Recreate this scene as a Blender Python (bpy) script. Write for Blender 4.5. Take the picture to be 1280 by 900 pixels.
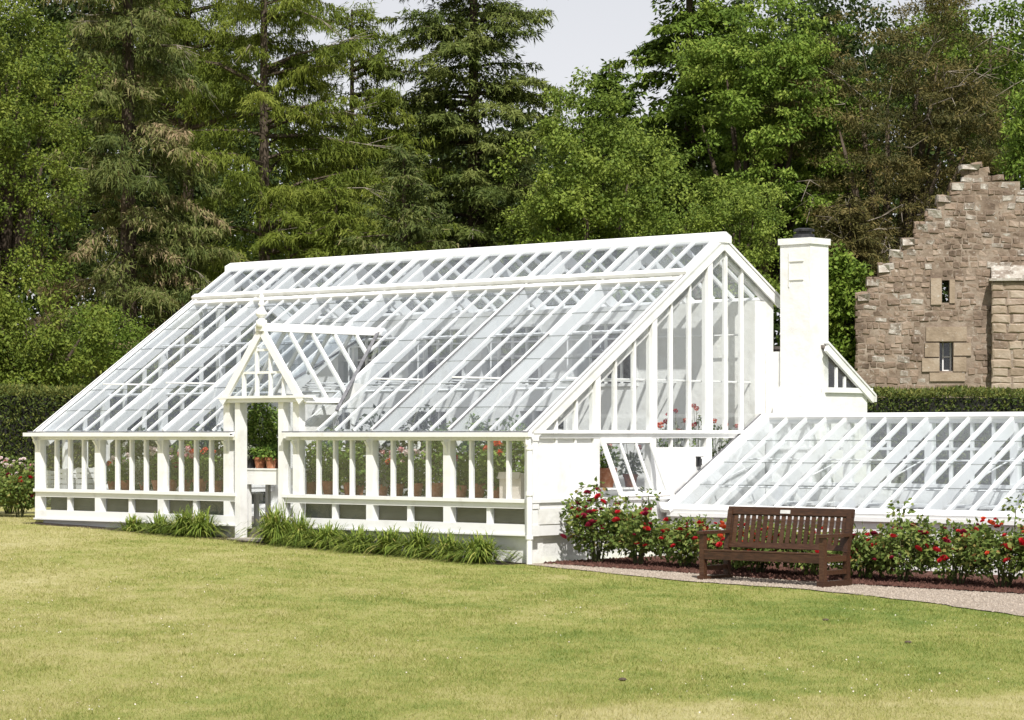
import bpy, math, random
import numpy as np
from mathutils import Vector, Matrix

for o in list(bpy.data.objects):
    bpy.data.objects.remove(o)
S = bpy.context.scene
C = S.collection
R = math.radians
random.seed(7)
rng = np.random.default_rng(11)

# ---------------------------------------------------------------- camera, sky, sun
F_PX = 3300.0            # focal length in pixels of a 1280 wide picture
EYE = 1.80
cam = bpy.data.cameras.new('camera')
cam.sensor_width = 36.0
cam.lens = F_PX * 36.0 / 1280.0
cam.shift_y = 92.0 / 1280.0
cam.clip_start = 0.5
cam.clip_end = 3000.0
camo = bpy.data.objects.new('camera', cam)
C.objects.link(camo)
camo.location = (0, 0, EYE)
camo.rotation_euler = (R(90), 0, 0)
S.camera = camo

SUN_EL, SUN_AZ = 49.0, 9.0       # azimuth: degrees to the right of straight behind the camera
to_sun = Vector((math.sin(R(SUN_AZ)) * math.cos(R(SUN_EL)), -math.cos(R(SUN_AZ)) * math.cos(R(SUN_EL)), math.sin(R(SUN_EL))))
sl = bpy.data.lights.new('sun', 'SUN')
sl.energy = 4.9
sl.angle = R(0.5)
sl.color = (1.0, 0.965, 0.91)
so = bpy.data.objects.new('sun', sl)
C.objects.link(so)
so.rotation_euler = (-to_sun).to_track_quat('-Z', 'Y').to_euler()
so.location = (8, -20, 40)

W = bpy.data.worlds.new('World')
S.world = W
W.use_nodes = True
nt = W.node_tree
nt.nodes.clear()
N, L = nt.nodes, nt.links
sky = N.new('ShaderNodeTexSky')
sky.sky_type = 'NISHITA'
sky.sun_disc = False
sky.sun_elevation = R(SUN_EL)
sky.sun_rotation = R(180.0 - SUN_AZ)
sky.dust_density = 2.0
# bright broken cloud over the blue, the same all round
tc = N.new('ShaderNodeTexCoord')
mp = N.new('ShaderNodeMapping')
mp.inputs['Scale'].default_value = (1, 1, 2.2)
cn = N.new('ShaderNodeTexNoise')
cn.inputs['Scale'].default_value = 2.6
cn.inputs['Detail'].default_value = 7
cn.inputs['Roughness'].default_value = 0.55
cr = N.new('ShaderNodeValToRGB')
cr.color_ramp.elements[0].position = 0.36
cr.color_ramp.elements[0].color = (0.10, 0.10, 0.10, 1)
cr.color_ramp.elements[1].position = 0.64
cr.color_ramp.elements[1].color = (1, 1, 1, 1)
mx = N.new('ShaderNodeMixRGB')
mx.inputs[2].default_value = (16.8, 16.8, 17.4, 1)
bg = N.new('ShaderNodeBackground')
bg.inputs['Strength'].default_value = 0.05
wo = N.new('ShaderNodeOutputWorld')
L.new(tc.outputs['Generated'], mp.inputs['Vector'])
L.new(mp.outputs['Vector'], cn.inputs['Vector'])
L.new(cn.outputs['Fac'], cr.inputs['Fac'])
# cloud and haze close up towards the horizon, blue breaks through overhead
sp = N.new('ShaderNodeSeparateXYZ'); L.new(tc.outputs['Generated'], sp.inputs[0])
hz = N.new('ShaderNodeMapRange'); hz.inputs['From Min'].default_value = 0.12; hz.inputs['From Max'].default_value = 0.6
hz.inputs['To Min'].default_value = 0.82; hz.inputs['To Max'].default_value = 0.0
L.new(sp.outputs['Z'], hz.inputs['Value'])
mxx = N.new('ShaderNodeMath'); mxx.operation = 'MAXIMUM'
L.new(hz.outputs['Result'], mxx.inputs[0]); L.new(cr.outputs['Color'], mxx.inputs[1])
L.new(mxx.outputs[0], mx.inputs[0])
L.new(sky.outputs['Color'], mx.inputs[1])
L.new(mx.outputs['Color'], bg.inputs['Color'])
L.new(bg.outputs['Background'], wo.inputs['Surface'])

S.view_settings.view_transform = 'Standard'
S.view_settings.look = 'None'
S.view_settings.exposure = 0.2
S.view_settings.gamma = 1.0
S.render.engine = 'CYCLES'
S.cycles.transparent_max_bounces = 48
S.cycles.max_bounces = 8
S.cycles.diffuse_bounces = 3
S.cycles.glossy_bounces = 3

# ---------------------------------------------------------------- materials
def newmat(name):
    m = bpy.data.materials.new(name)
    m.use_nodes = True
    m.node_tree.nodes.clear()
    out = m.node_tree.nodes.new('ShaderNodeOutputMaterial')
    return m, m.node_tree.nodes, m.node_tree.links, out

def ramp(n, stops):
    r = n.new('ShaderNodeValToRGB')
    e = r.color_ramp.elements
    while len(e) < len(stops):
        e.new(0.5)
    for i, (p, c) in enumerate(stops):
        e[i].position = p
        e[i].color = (c[0], c[1], c[2], 1)
    return r

def surf(name, stops, rough=0.6, scale=6.0, detail=5, bump=0.0, bscale=30.0, spec=0.3, rnd=0.0, coords='Object', stretch=(1, 1, 1), spots=None):
    """noise coloured surface with fine relief; rnd mixes in a per-object value"""
    m, n, l, out = newmat(name)
    tc = n.new('ShaderNodeTexCoord') if coords != 'World' else n.new('ShaderNodeNewGeometry')
    if coords == 'World': coords = 'Position'
    mp = n.new('ShaderNodeMapping')
    mp.inputs['Scale'].default_value = stretch
    nz = n.new('ShaderNodeTexNoise')
    nz.inputs['Scale'].default_value = scale
    nz.inputs['Detail'].default_value = detail
    nz.inputs['Roughness'].default_value = 0.6
    l.new(tc.outputs[coords], mp.inputs['Vector'])
    l.new(mp.outputs['Vector'], nz.inputs['Vector'])
    fac = nz.outputs['Fac']
    if rnd:
        oi = n.new('ShaderNodeObjectInfo')
        a = n.new('ShaderNodeMath'); a.operation = 'MULTIPLY_ADD'
        a.inputs[1].default_value = rnd
        a.inputs[2].default_value = -rnd / 2
        l.new(oi.outputs['Random'], a.inputs[0])
        b = n.new('ShaderNodeMath'); b.operation = 'ADD'
        l.new(a.outputs[0], b.inputs[0]); l.new(fac, b.inputs[1])
        fac = b.outputs[0]
    r = ramp(n, stops)
    l.new(fac, r.inputs['Fac'])
    p = n.new('ShaderNodeBsdfPrincipled')
    p.inputs['Roughness'].default_value = rough
    p.inputs['Specular IOR Level'].default_value = spec
    l.new(r.outputs['Color'], p.inputs['Base Color'])
    if spots:              # lichen: pale crusts scattered over the surface
        sz, lo, hi, colr = spots
        z2 = n.new('ShaderNodeTexNoise'); z2.inputs['Scale'].default_value = sz; z2.inputs['Detail'].default_value = 8; z2.inputs['Roughness'].default_value = 0.7
        l.new(mp.outputs['Vector'], z2.inputs['Vector'])
        r2 = ramp(n, [(lo, (0, 0, 0)), (hi, (1, 1, 1))]); l.new(z2.outputs['Fac'], r2.inputs['Fac'])
        mc = n.new('ShaderNodeMixRGB'); mc.inputs[2].default_value = (*colr, 1)
        l.new(r2.outputs['Color'], mc.inputs[0]); l.new(r.outputs['Color'], mc.inputs[1]); l.new(mc.outputs['Color'], p.inputs['Base Color'])
    if bump:
        nb = n.new('ShaderNodeTexNoise')
        nb.inputs['Scale'].default_value = bscale
        nb.inputs['Detail'].default_value = 6
        l.new(mp.outputs['Vector'], nb.inputs['Vector'])
        bp = n.new('ShaderNodeBump')
        bp.inputs['Strength'].default_value = bump
        bp.inputs['Distance'].default_value = 0.02
        l.new(nb.outputs['Fac'], bp.inputs['Height'])
        l.new(bp.outputs['Normal'], p.inputs['Normal'])
    l.new(p.outputs['BSDF'], out.inputs['Surface'])
    return m

def leafmat(name, stops, trans=0.22, rough=0.6, spec=0.16):
    m, n, l, out = newmat(name)
    at = n.new('ShaderNodeAttribute'); at.attribute_name = 'tint'
    r = ramp(n, stops)
    l.new(at.outputs['Fac'], r.inputs['Fac'])
    p = n.new('ShaderNodeBsdfPrincipled')
    p.inputs['Roughness'].default_value = rough
    p.inputs['Specular IOR Level'].default_value = spec
    l.new(r.outputs['Color'], p.inputs['Base Color'])
    t = n.new('ShaderNodeBsdfTranslucent')
    l.new(r.outputs['Color'], t.inputs['Color'])
    ms = n.new('ShaderNodeMixShader'); ms.inputs[0].default_value = trans
    l.new(p.outputs['BSDF'], ms.inputs[1]); l.new(t.outputs['BSDF'], ms.inputs[2])
    l.new(ms.outputs['Shader'], out.inputs['Surface'])
    return m

def glassmat(name, film=0.06, tint=(0.935, 0.952, 0.965), jitter=True):
    """clear horticultural glass: see-through, mirror by Fresnel, a thin film of pale dust"""
    m, n, l, out = newmat(name)
    tr = n.new('ShaderNodeBsdfTransparent'); tr.inputs['Color'].default_value = (*tint, 1)
    gl = n.new('ShaderNodeBsdfGlossy'); gl.inputs['Roughness'].default_value = 0.03
    gl.inputs['Color'].default_value = (0.95, 0.97, 1.0, 1)
    lw = n.new('ShaderNodeLayerWeight'); lw.inputs['Blend'].default_value = 0.5
    pw = n.new('ShaderNodeMath'); pw.operation = 'POWER'; pw.inputs[1].default_value = 5.0
    l.new(lw.outputs['Facing'], pw.inputs[0])
    fr = n.new('ShaderNodeMath'); fr.operation = 'MULTIPLY_ADD'; fr.inputs[1].default_value = 0.95; fr.inputs[2].default_value = 0.042
    l.new(pw.outputs[0], fr.inputs[0])
    m1 = n.new('ShaderNodeMixShader')
    l.new(fr.outputs[0], m1.inputs[0]); l.new(tr.outputs[0], m1.inputs[1]); l.new(gl.outputs[0], m1.inputs[2])
    df = n.new('ShaderNodeBsdfDiffuse'); df.inputs['Color'].default_value = (0.75, 0.75, 0.73, 1)
    tl = n.new('ShaderNodeBsdfTranslucent'); tl.inputs['Color'].default_value = (0.7, 0.7, 0.68, 1)
    d2 = n.new('ShaderNodeMixShader'); d2.inputs[0].default_value = 0.4
    l.new(df.outputs[0], d2.inputs[1]); l.new(tl.outputs[0], d2.inputs[2])
    tc = n.new('ShaderNodeTexCoord')
    geo = n.new('ShaderNodeNewGeometry')
    nz = n.new('ShaderNodeTexNoise'); nz.inputs['Scale'].default_value = 2.2; nz.inputs['Detail'].default_value = 6
    l.new(geo.outputs['Position'], nz.inputs['Vector'])
    oi = n.new('ShaderNodeObjectInfo')
    a = n.new('ShaderNodeMath'); a.operation = 'MULTIPLY'
    l.new(nz.outputs['Fac'], a.inputs[0])
    b = n.new('ShaderNodeMath'); b.operation = 'ADD'; b.inputs[1].default_value = 0.35
    l.new(oi.outputs['Random'], b.inputs[0])
    l.new(b.outputs[0], a.inputs[1])
    c = n.new('ShaderNodeMath'); c.operation = 'MULTIPLY'; c.inputs[1].default_value = film * 2.3
    l.new(a.outputs[0], c.inputs[0])
    m2 = n.new('ShaderNodeMixShader')
    l.new(c.outputs[0], m2.inputs[0]); l.new(m1.outputs[0], m2.inputs[1]); l.new(d2.outputs[0], m2.inputs[2])
    l.new(m2.outputs[0], out.inputs['Surface'])
    return m

M = {}
M['paint'] = surf('white_paint', [(0.28, (0.69, 0.685, 0.66)), (0.46, (0.80, 0.80, 0.79)), (1, (0.83, 0.83, 0.825))], 0.42, 3.5, 8, 0.12, 14, 0.4, 0.12, spots=(5.0, 0.64, 0.80, (0.56, 0.555, 0.50)))
M['cream'] = surf('cream_paint', [(0.3, (0.66, 0.65, 0.58)), (0.55, (0.77, 0.76, 0.70)), (1, (0.80, 0.79, 0.74))], 0.5, 4, 7, 0.15, 20, 0.35)
M['limewash'] = surf('limewash', [(0.28, (0.68, 0.67, 0.63)), (0.5, (0.79, 0.79, 0.77)), (1, (0.82, 0.82, 0.80))], 0.85, 2.2, 9, 0.5, 9, 0.15)
M['glass'] = glassmat('roof_glass', 0.022)
M['wallglass'] = glassmat('wall_glass', 0.007, (0.97, 0.977, 0.975))
M['pane_edge'] = surf('mossy_glass_edge', [(0.3, (0.26, 0.28, 0.27)), (0.7, (0.40, 0.42, 0.41))], 0.6, 9, 4)
M['panelgrey'] = surf('dark_backing_green', [(0.3, (0.045, 0.05, 0.042)), (0.7, (0.085, 0.092, 0.078))], 0.7, 2.5, 6)
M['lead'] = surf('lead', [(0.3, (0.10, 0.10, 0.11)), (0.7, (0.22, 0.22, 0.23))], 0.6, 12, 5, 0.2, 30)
M['black'] = surf('black_iron', [(0.3, (0.012, 0.012, 0.014)), (0.7, (0.04, 0.04, 0.042))], 0.45, 15, 4, 0.1, 40)
M['steel'] = surf('galvanised', [(0.3, (0.35, 0.36, 0.37)), (0.7, (0.5, 0.51, 0.52))], 0.45, 20, 4)
M['floor'] = surf('worn_floor', [(0.3, (0.16, 0.14, 0.12)), (0.7, (0.26, 0.24, 0.21))], 0.9, 3, 6, 0.4, 25)
M['terracotta'] = surf('terracotta', [(0.3, (0.20, 0.08, 0.045)), (0.55, (0.36, 0.15, 0.08)), (0.8, (0.48, 0.27, 0.18))], 0.8, 14, 6, 0.2, 40, 0.2, 0.3)
M['soil'] = surf('soil', [(0.3, (0.02, 0.014, 0.01)), (0.7, (0.06, 0.042, 0.03))], 0.95, 40, 5, 0.6, 60)
M['bench'] = surf('stained_teak', [(0.25, (0.028, 0.013, 0.007)), (0.5, (0.060, 0.026, 0.013)), (0.8, (0.108, 0.054, 0.028))], 0.45, 9, 7, 0.25, 40, 0.4, 0.25, 'Object', (1, 6, 6))
M['plaque'] = surf('pale_plaque', [(0.3, (0.55, 0.55, 0.53)), (0.7, (0.75, 0.75, 0.73))], 0.3, 10, 3)
M['red'] = surf('red_plastic', [(0.3, (0.50, 0.03, 0.03)), (0.7, (0.62, 0.05, 0.045))], 0.35, 8, 3)
M['card'] = surf('pale_card', [(0.3, (0.62, 0.55, 0.48)), (0.7, (0.74, 0.68, 0.62))], 0.8, 6, 4)
SPOT = (11.0, 0.58, 0.72, (0.47, 0.435, 0.385))
M['stone'] = surf('sandstone', [(0.22, (0.101, 0.074, 0.056)), (0.40, (0.186, 0.138, 0.104)), (0.55, (0.257, 0.192, 0.144)), (0.70, (0.332, 0.261, 0.206)), (0.9, (0.453, 0.384, 0.316))], 0.92, 1.7, 12, 0.9, 16, 0.12, 0.26, 'World', spots=SPOT)
M['lichen'] = surf('lichened_stone', [(0.25, (0.15, 0.12, 0.095)), (0.45, (0.25, 0.21, 0.175)), (0.62, (0.37, 0.335, 0.29)), (0.85, (0.50, 0.475, 0.43))], 0.92, 3.5, 12, 0.9, 16, 0.12, 0.22, 'World', spots=(11.0, 0.50, 0.66, (0.54, 0.515, 0.47)))
M['ashlar'] = surf('dressed_stone', [(0.25, (0.209, 0.160, 0.115)), (0.5, (0.318, 0.250, 0.185)), (0.8, (0.418, 0.354, 0.285))], 0.9, 3, 10, 0.6, 18, 0.12, 0.25, 'World', spots=(9.0, 0.60, 0.70, (0.494, 0.466, 0.420)))
M['mortar'] = surf('lime_mortar', [(0.25, (0.121, 0.089, 0.069)), (0.45, (0.212, 0.163, 0.124)), (0.62, (0.302, 0.246, 0.197)), (0.8, (0.423, 0.364, 0.307))], 0.95, 2.2, 12, 0.9, 14, 0.1, 0, 'World', spots=SPOT)
M['slate'] = surf('stone_slate', [(0.3, (0.12, 0.10, 0.09)), (0.6, (0.25, 0.22, 0.2)), (0.8, (0.5, 0.48, 0.45))], 0.9, 8, 7, 0.5, 20, 0.2, 0.3)
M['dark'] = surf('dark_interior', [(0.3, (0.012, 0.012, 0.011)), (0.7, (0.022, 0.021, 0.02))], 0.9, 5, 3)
M['bark'] = surf('bark', [(0.3, (0.045, 0.033, 0.024)), (0.6, (0.10, 0.078, 0.058)), (0.85, (0.17, 0.14, 0.11))], 0.95, 5, 8, 1.0, 12, 0.1, 0.2, 'Object', (3, 3, 0.6))
M['palebark'] = surf('pale_bark', [(0.3, (0.16, 0.13, 0.10)), (0.7, (0.34, 0.30, 0.25))], 0.9, 6, 6, 0.5, 14)
M['stem'] = surf('green_stem', [(0.3, (0.045, 0.055, 0.02)), (0.7, (0.12, 0.12, 0.05))], 0.7, 9, 4)
M['mulch'] = surf('bark_mulch', [(0.3, (0.033, 0.018, 0.013)), (0.55, (0.083, 0.040, 0.031)), (0.8, (0.176, 0.094, 0.072))], 0.95, 26, 8, 1.0, 40, 0.1, 0.3)
M['gravel'] = surf('pink_gravel', [(0.28, (0.275, 0.226, 0.182)), (0.5, (0.449, 0.387, 0.323)), (0.75, (0.648, 0.607, 0.523))], 0.95, 30, 9, 0.9, 60, 0.1, 0.3)
M['flag'] = surf('flagstone', [(0.3, (0.30, 0.27, 0.23)), (0.7, (0.48, 0.44, 0.39))], 0.9, 5, 6, 0.4, 20, 0.15, 0.2)

def lawnmat(name, blades):
    m, n, l, out = newmat(name)
    geo = n.new('ShaderNodeNewGeometry')
    def noise(scale, detail, stretch):
        mp = n.new('ShaderNodeMapping'); mp.inputs['Scale'].default_value = stretch
        mp.inputs['Rotation'].default_value = (0, 0, R(12))
        l.new(geo.outputs['Position'], mp.inputs['Vector'])
        z = n.new('ShaderNodeTexNoise'); z.inputs['Scale'].default_value = scale
        z.inputs['Detail'].default_value = detail; z.inputs['Roughness'].default_value = 0.62
        l.new(mp.outputs['Vector'], z.inputs['Vector'])
        return z.outputs['Fac']
    def math_(op, a, b):
        k = n.new('ShaderNodeMath'); k.operation = op
        for i, v in enumerate((a, b)):
            if isinstance(v, (int, float)): k.inputs[i].default_value = v
            else: l.new(v, k.inputs[i])
        return k.outputs[0]
    big = noise(0.42, 5, (1, 0.7, 0))          # worn and green patches metres across
    mid = noise(2.6, 9, (1, 0.6, 0))
    fine = noise(26.0, 4, (1, 1, 0))
    f = math_('ADD', math_('MULTIPLY', big, 0.36), math_('ADD', math_('MULTIPLY', mid, 0.38), math_('MULTIPLY', fine, 0.30)))
    # drier towards the low rise on the left, greener in the damp hollow on the right
    sep = n.new('ShaderNodeSeparateXYZ'); l.new(geo.outputs['Position'], sep.inputs[0])
    f = math_('ADD', f, math_('MULTIPLY', sep.outputs[0], -0.013))
    def clamp01(v):
        k = n.new('ShaderNodeClamp'); l.new(v, k.inputs[0]); return k.outputs[0]
    # a trodden dry strip crosses the near right corner
    near = clamp01(math_('MULTIPLY', math_('SUBTRACT', math_('ADD', 19.3, math_('MULTIPLY', sep.outputs[0], 0.42)), sep.outputs[1]), 1.1))
    f = math_('ADD', f, math_('MULTIPLY', math_('MULTIPLY', near, clamp01(math_('MULTIPLY', math_('ADD', sep.outputs[0], 0.4), 0.8))), 0.17))
    # and the worn foot of the border along the greenhouse
    if blades:
        at = n.new('ShaderNodeAttribute'); at.attribute_name = 'tint'
        f = math_('ADD', f, math_('MULTIPLY', math_('SUBTRACT', at.outputs['Fac'], 0.5), 0.22))
    r = ramp(n, [(0.38, (0.145, 0.206, 0.040)), (0.46, (0.231, 0.269, 0.065)), (0.54, (0.314, 0.321, 0.093)), (0.615, (0.406, 0.375, 0.152)), (0.72, (0.498, 0.456, 0.231))])
    l.new(f, r.inputs['Fac'])
    p = n.new('ShaderNodeBsdfPrincipled'); p.inputs['Roughness'].default_value = 0.75
    p.inputs['Specular IOR Level'].default_value = 0.15
    l.new(r.outputs['Color'], p.inputs['Base Color'])
    if blades:
        t = n.new('ShaderNodeBsdfTranslucent'); l.new(r.outputs['Color'], t.inputs['Color'])
        ms = n.new('ShaderNodeMixShader'); ms.inputs[0].default_value = 0.35
        l.new(p.outputs[0], ms.inputs[1]); l.new(t.outputs[0], ms.inputs[2]); l.new(ms.outputs[0], out.inputs['Surface'])
    else:
        b = n.new('ShaderNodeBump'); b.inputs['Strength'].default_value = 0.8; b.inputs['Distance'].default_value = 0.03
        nb = noise(60.0, 5, (1, 1, 0)); l.new(nb, b.inputs['Height']); l.new(b.outputs[0], p.inputs['Normal'])
        l.new(p.outputs[0], out.inputs['Surface'])
    return m
M['lawn'] = lawnmat('lawn_turf', False)
M['grass'] = lawnmat('grass_blades', True)

M['leaf_oak'] = leafmat('leaf_oak', [(0, (0.053, 0.085, 0.012)), (0.5, (0.121, 0.164, 0.022)), (1, (0.224, 0.258, 0.046))])
M['leaf_lime'] = leafmat('leaf_lime', [(0, (0.065, 0.108, 0.015)), (0.5, (0.150, 0.205, 0.031)), (1, (0.270, 0.324, 0.060))])
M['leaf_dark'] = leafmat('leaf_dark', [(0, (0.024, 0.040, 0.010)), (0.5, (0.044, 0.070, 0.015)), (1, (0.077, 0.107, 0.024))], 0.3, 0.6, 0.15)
M['leaf_mid'] = leafmat('leaf_mid', [(0, (0.058, 0.099, 0.013)), (0.5, (0.121, 0.180, 0.024)), (1, (0.211, 0.270, 0.044))])
M['leaf_bright'] = leafmat('leaf_bright', [(0, (0.070, 0.119, 0.017)), (0.5, (0.144, 0.221, 0.030)), (1, (0.267, 0.323, 0.059))])
M['needle_green'] = leafmat('needle_green', [(0, (0.054, 0.080, 0.018)), (0.5, (0.115, 0.147, 0.034)), (1, (0.212, 0.234, 0.065))], 0.2)
M['needle_larch'] = leafmat('needle_larch', [(0, (0.074, 0.106, 0.014)), (0.5, (0.148, 0.186, 0.026)), (1, (0.255, 0.280, 0.052))], 0.3)
M['needle_brown'] = leafmat('needle_brown', [(0, (0.052, 0.077, 0.020)), (0.5, (0.122, 0.147, 0.038)), (0.74, (0.184, 0.184, 0.067)), (1, (0.335, 0.248, 0.149))], 0.2)
M['needle_copper'] = leafmat('needle_copper', [(0, (0.046, 0.051, 0.016)), (0.45, (0.098, 0.092, 0.028)), (0.8, (0.160, 0.129, 0.043)), (1, (0.217, 0.166, 0.059))], 0.2)
M['hedge'] = leafmat('hedge_leaf', [(0, (0.048, 0.077, 0.019)), (0.5, (0.099, 0.131, 0.032)), (1, (0.208, 0.208, 0.054))], 0.2)
M['rose_leaf'] = leafmat('rose_leaf', [(0, (0.069, 0.114, 0.026)), (0.5, (0.138, 0.192, 0.043)), (0.8, (0.237, 0.264, 0.072)), (1, (0.275, 0.144, 0.060))])
M['strap'] = leafmat('strap_leaf', [(0, (0.072, 0.120, 0.020)), (0.5, (0.156, 0.216, 0.033)), (0.85, (0.286, 0.324, 0.066)), (1, (0.520, 0.408, 0.154))])
M['pot_leaf'] = leafmat('pot_leaf', [(0, (0.060, 0.120, 0.022)), (0.5, (0.128, 0.208, 0.039)), (1, (0.272, 0.336, 0.075))])
M['shrub_leaf'] = leafmat('shrub_leaf', [(0, (0.07, 0.13, 0.025)), (0.5, (0.17, 0.25, 0.05)), (1, (0.32, 0.38, 0.11))])
M['silver_leaf'] = leafmat('silver_leaf', [(0, (0.16, 0.19, 0.13)), (0.5, (0.25, 0.28, 0.20)), (1, (0.40, 0.42, 0.34))])
def petal(name, a, b, c):
    return leafmat(name, [(0, a), (0.5, b), (1, c)], 0.2, 0.6, 0.2)
M['petal_red'] = petal('petal_red', (0.22, 0.006, 0.012), (0.48, 0.014, 0.024), (0.68, 0.05, 0.06))
M['petal_dark'] = petal('petal_crimson', (0.09, 0.004, 0.016), (0.20, 0.010, 0.03), (0.36, 0.03, 0.07))
M['petal_pink'] = petal('petal_pink', (0.55, 0.16, 0.20), (0.72, 0.34, 0.36), (0.80, 0.60, 0.58))
M['petal_pale'] = petal('petal_pale', (0.66, 0.46, 0.46), (0.78, 0.66, 0.64), (0.82, 0.78, 0.74))
M['petal_orange'] = petal('petal_scarlet', (0.50, 0.03, 0.012), (0.68, 0.08, 0.03), (0.75, 0.2, 0.09))

# ---------------------------------------------------------------- mesh helpers
class MB:
    def __init__(s):
        s.v = []; s.f = []
    def add(s, vs, fs):
        b = len(s.v)
        s.v += [tuple(v) for v in vs]
        s.f += [tuple(b + i for i in f) for f in fs]
        return s
    def box(s, x0, x1, y0, y1, z0, z1):
        vs = [(x, y, z) for z in (z0, z1) for y in (y0, y1) for x in (x0, x1)]
        return s.add(vs, [(0, 2, 3, 1), (4, 5, 7, 6), (0, 1, 5, 4), (2, 6, 7, 3), (0, 4, 6, 2), (1, 3, 7, 5)])
    def beam(s, p0, p1, w, h, up=(0, 0, 1), off=0.0, ch=0.0):
        """box from p0 to p1, w wide sideways, h along up, off = shift along up"""
        p0, p1, up = Vector(p0), Vector(p1), Vector(up)
        d = (p1 - p0).normalized()
        sd = d.cross(up).normalized()
        u = sd.cross(d).normalized()
        pr = [(-w / 2, -h / 2), (w / 2, -h / 2), (w / 2, h / 2), (-w / 2, h / 2)]
        if ch:
            a, b = w / 2, h / 2
            pr = [(-a + ch, -b), (a - ch, -b), (a, -b + ch), (a, b - ch), (a - ch, b), (-a + ch, b), (-a, b - ch), (-a, -b + ch)]
        k = len(pr)
        vs = [p + sd * a + u * (b + off) for p in (p0, p1) for a, b in pr]
        fs = [(i, (i + 1) % k, k + (i + 1) % k, k + i) for i in range(k)]
        fs += [tuple(reversed(range(k))), tuple(range(k, 2 * k))]
        return s.add(vs, fs)
    def prism(s, poly, ext):
        """closed solid: polygon (list of 3d points) swept by vector ext"""
        k = len(poly); e = Vector(ext)
        vs = [Vector(p) for p in poly] + [Vector(p) + e for p in poly]
        fs = [(i, (i + 1) % k, k + (i + 1) % k, k + i) for i in range(k)]
        fs += [tuple(reversed(range(k))), tuple(range(k, 2 * k))]
        return s.add(vs, fs)
    def lathe(s, prof, n=16, c=(0, 0, 0)):
        vs = []; m = len(prof)
        for r, z in prof:
            for i in range(n):
                a = 2 * math.pi * i / n
                vs.append((c[0] + r * math.cos(a), c[1] + r * math.sin(a), c[2] + z))
        fs = []
        for j in range(m - 1):
            for i in range(n):
                fs.append((j * n + i, j * n + (i + 1) % n, (j + 1) * n + (i + 1) % n, (j + 1) * n + i))
        fs.append(tuple(reversed(range(n)))); fs.append(tuple((m - 1) * n + i for i in range(n)))
        return s.add(vs, fs)
    def tube(s, pts, rad, n=6):
        pts = [Vector(p) for p in pts]
        if not hasattr(rad, '__len__'): rad = [rad] * len(pts)
        vs = []; 
        for i, p in enumerate(pts):
            d = (pts[min(i + 1, len(pts) - 1)] - pts[max(i - 1, 0)]).normalized()
            a = d.cross(Vector((0.31, 0.87, 0.38)))
            if a.length < 1e-3: a = d.cross(Vector((1, 0, 0)))
            a.normalize(); b = d.cross(a)
            for k in range(n):
                t = 2 * math.pi * k / n
                vs.append(p + (a * math.cos(t) + b * math.sin(t)) * rad[i])
        fs = []
        for i in range(len(pts) - 1):
            for k in range(n):
                fs.append((i * n + k, i * n + (k + 1) % n, (i + 1) * n + (k + 1) % n, (i + 1) * n + k))
        fs.append(tuple(reversed(range(n)))); fs.append(tuple((len(pts) - 1) * n + k for k in range(n)))
        return s.add(vs, fs)
    def mesh(s, name, mat):
        me = bpy.data.meshes.new(name)
        me.from_pydata(s.v, [], s.f)
        me.materials.append(mat)
        return me
    def build(s, name, mat, parent=None, loc=(0, 0, 0), smooth=False):
        me = s.mesh(name, mat)
        if smooth:
            me.polygons.foreach_set('use_smooth', [True] * len(me.polygons))
        return link(name, me, parent, loc)

def link(name, me, parent=None, loc=(0, 0, 0), rot=(0, 0, 0), scale=(1, 1, 1)):
    o = bpy.data.objects.new(name, me)
    C.objects.link(o)
    o.location = loc; o.rotation_euler = rot; o.scale = scale
    if parent: o.parent = parent
    return o

def tag(o, label, cat, group=None):
    o['label'] = label; o['category'] = cat
    if group: o['group'] = group
    return o

def thing(name, label, cat, loc=(0, 0, 0), rz=0.0, group=None):
    o = bpy.data.objects.new(name, None)
    C.objects.link(o)
    o.empty_display_size = 0.3
    o.location = loc; o.rotation_euler = (0, 0, rz)
    return tag(o, label, cat, group)

def np_mesh(name, V, k, mat, tint=None):
    """V: (n*k,3) vertices, consecutive k-gons"""
    n = len(V) // k
    me = bpy.data.meshes.new(name)
    me.vertices.add(len(V)); me.vertices.foreach_set('co', np.asarray(V, np.float32).ravel())
    me.loops.add(len(V)); me.loops.foreach_set('vertex_index', np.arange(len(V), dtype=np.int32))
    me.polygons.add(n)
    me.polygons.foreach_set('loop_start', np.arange(0, len(V), k, dtype=np.int32))
    me.polygons.foreach_set('loop_total', np.full(n, k, np.int32))
    if tint is not None:
        a = me.attributes.new('tint', 'FLOAT', 'FACE')
        a.data.foreach_set('value', np.clip(tint, 0, 1).astype(np.float32))
    me.materials.append(mat)
    me.update(calc_edges=True)
    return me

def unit(a):
    return a / np.maximum(np.linalg.norm(a, axis=-1, keepdims=True), 1e-9)

def leaves(P, D, Nn, ln, wd):
    """diamond leaves: base P, direction D, facing Nn, length, width -> (n*4,3)"""
    D = unit(D); sd = unit(np.cross(D, Nn))
    ln = np.broadcast_to(np.asarray(ln, float).reshape(-1, 1), (len(P), 1)); wd = np.broadcast_to(np.asarray(wd, float).reshape(-1, 1), (len(P), 1))
    mid = P + D * ln * 0.45
    V = np.stack([P, mid + sd * wd / 2, P + D * ln, mid - sd * wd / 2], 1)
    return V.reshape(-1, 3)

def needles(P, D, Nn, ln, wd):
    """slim three-sided sprays"""
    D = unit(D); sd = unit(np.cross(D, Nn))
    V = np.stack([P - sd * wd[:, None] / 2, P + sd * wd[:, None] / 2, P + D * ln[:, None]], 1)
    return V.reshape(-1, 3)

def rdir(n):
    return unit(rng.normal(size=(n, 3)))

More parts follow.
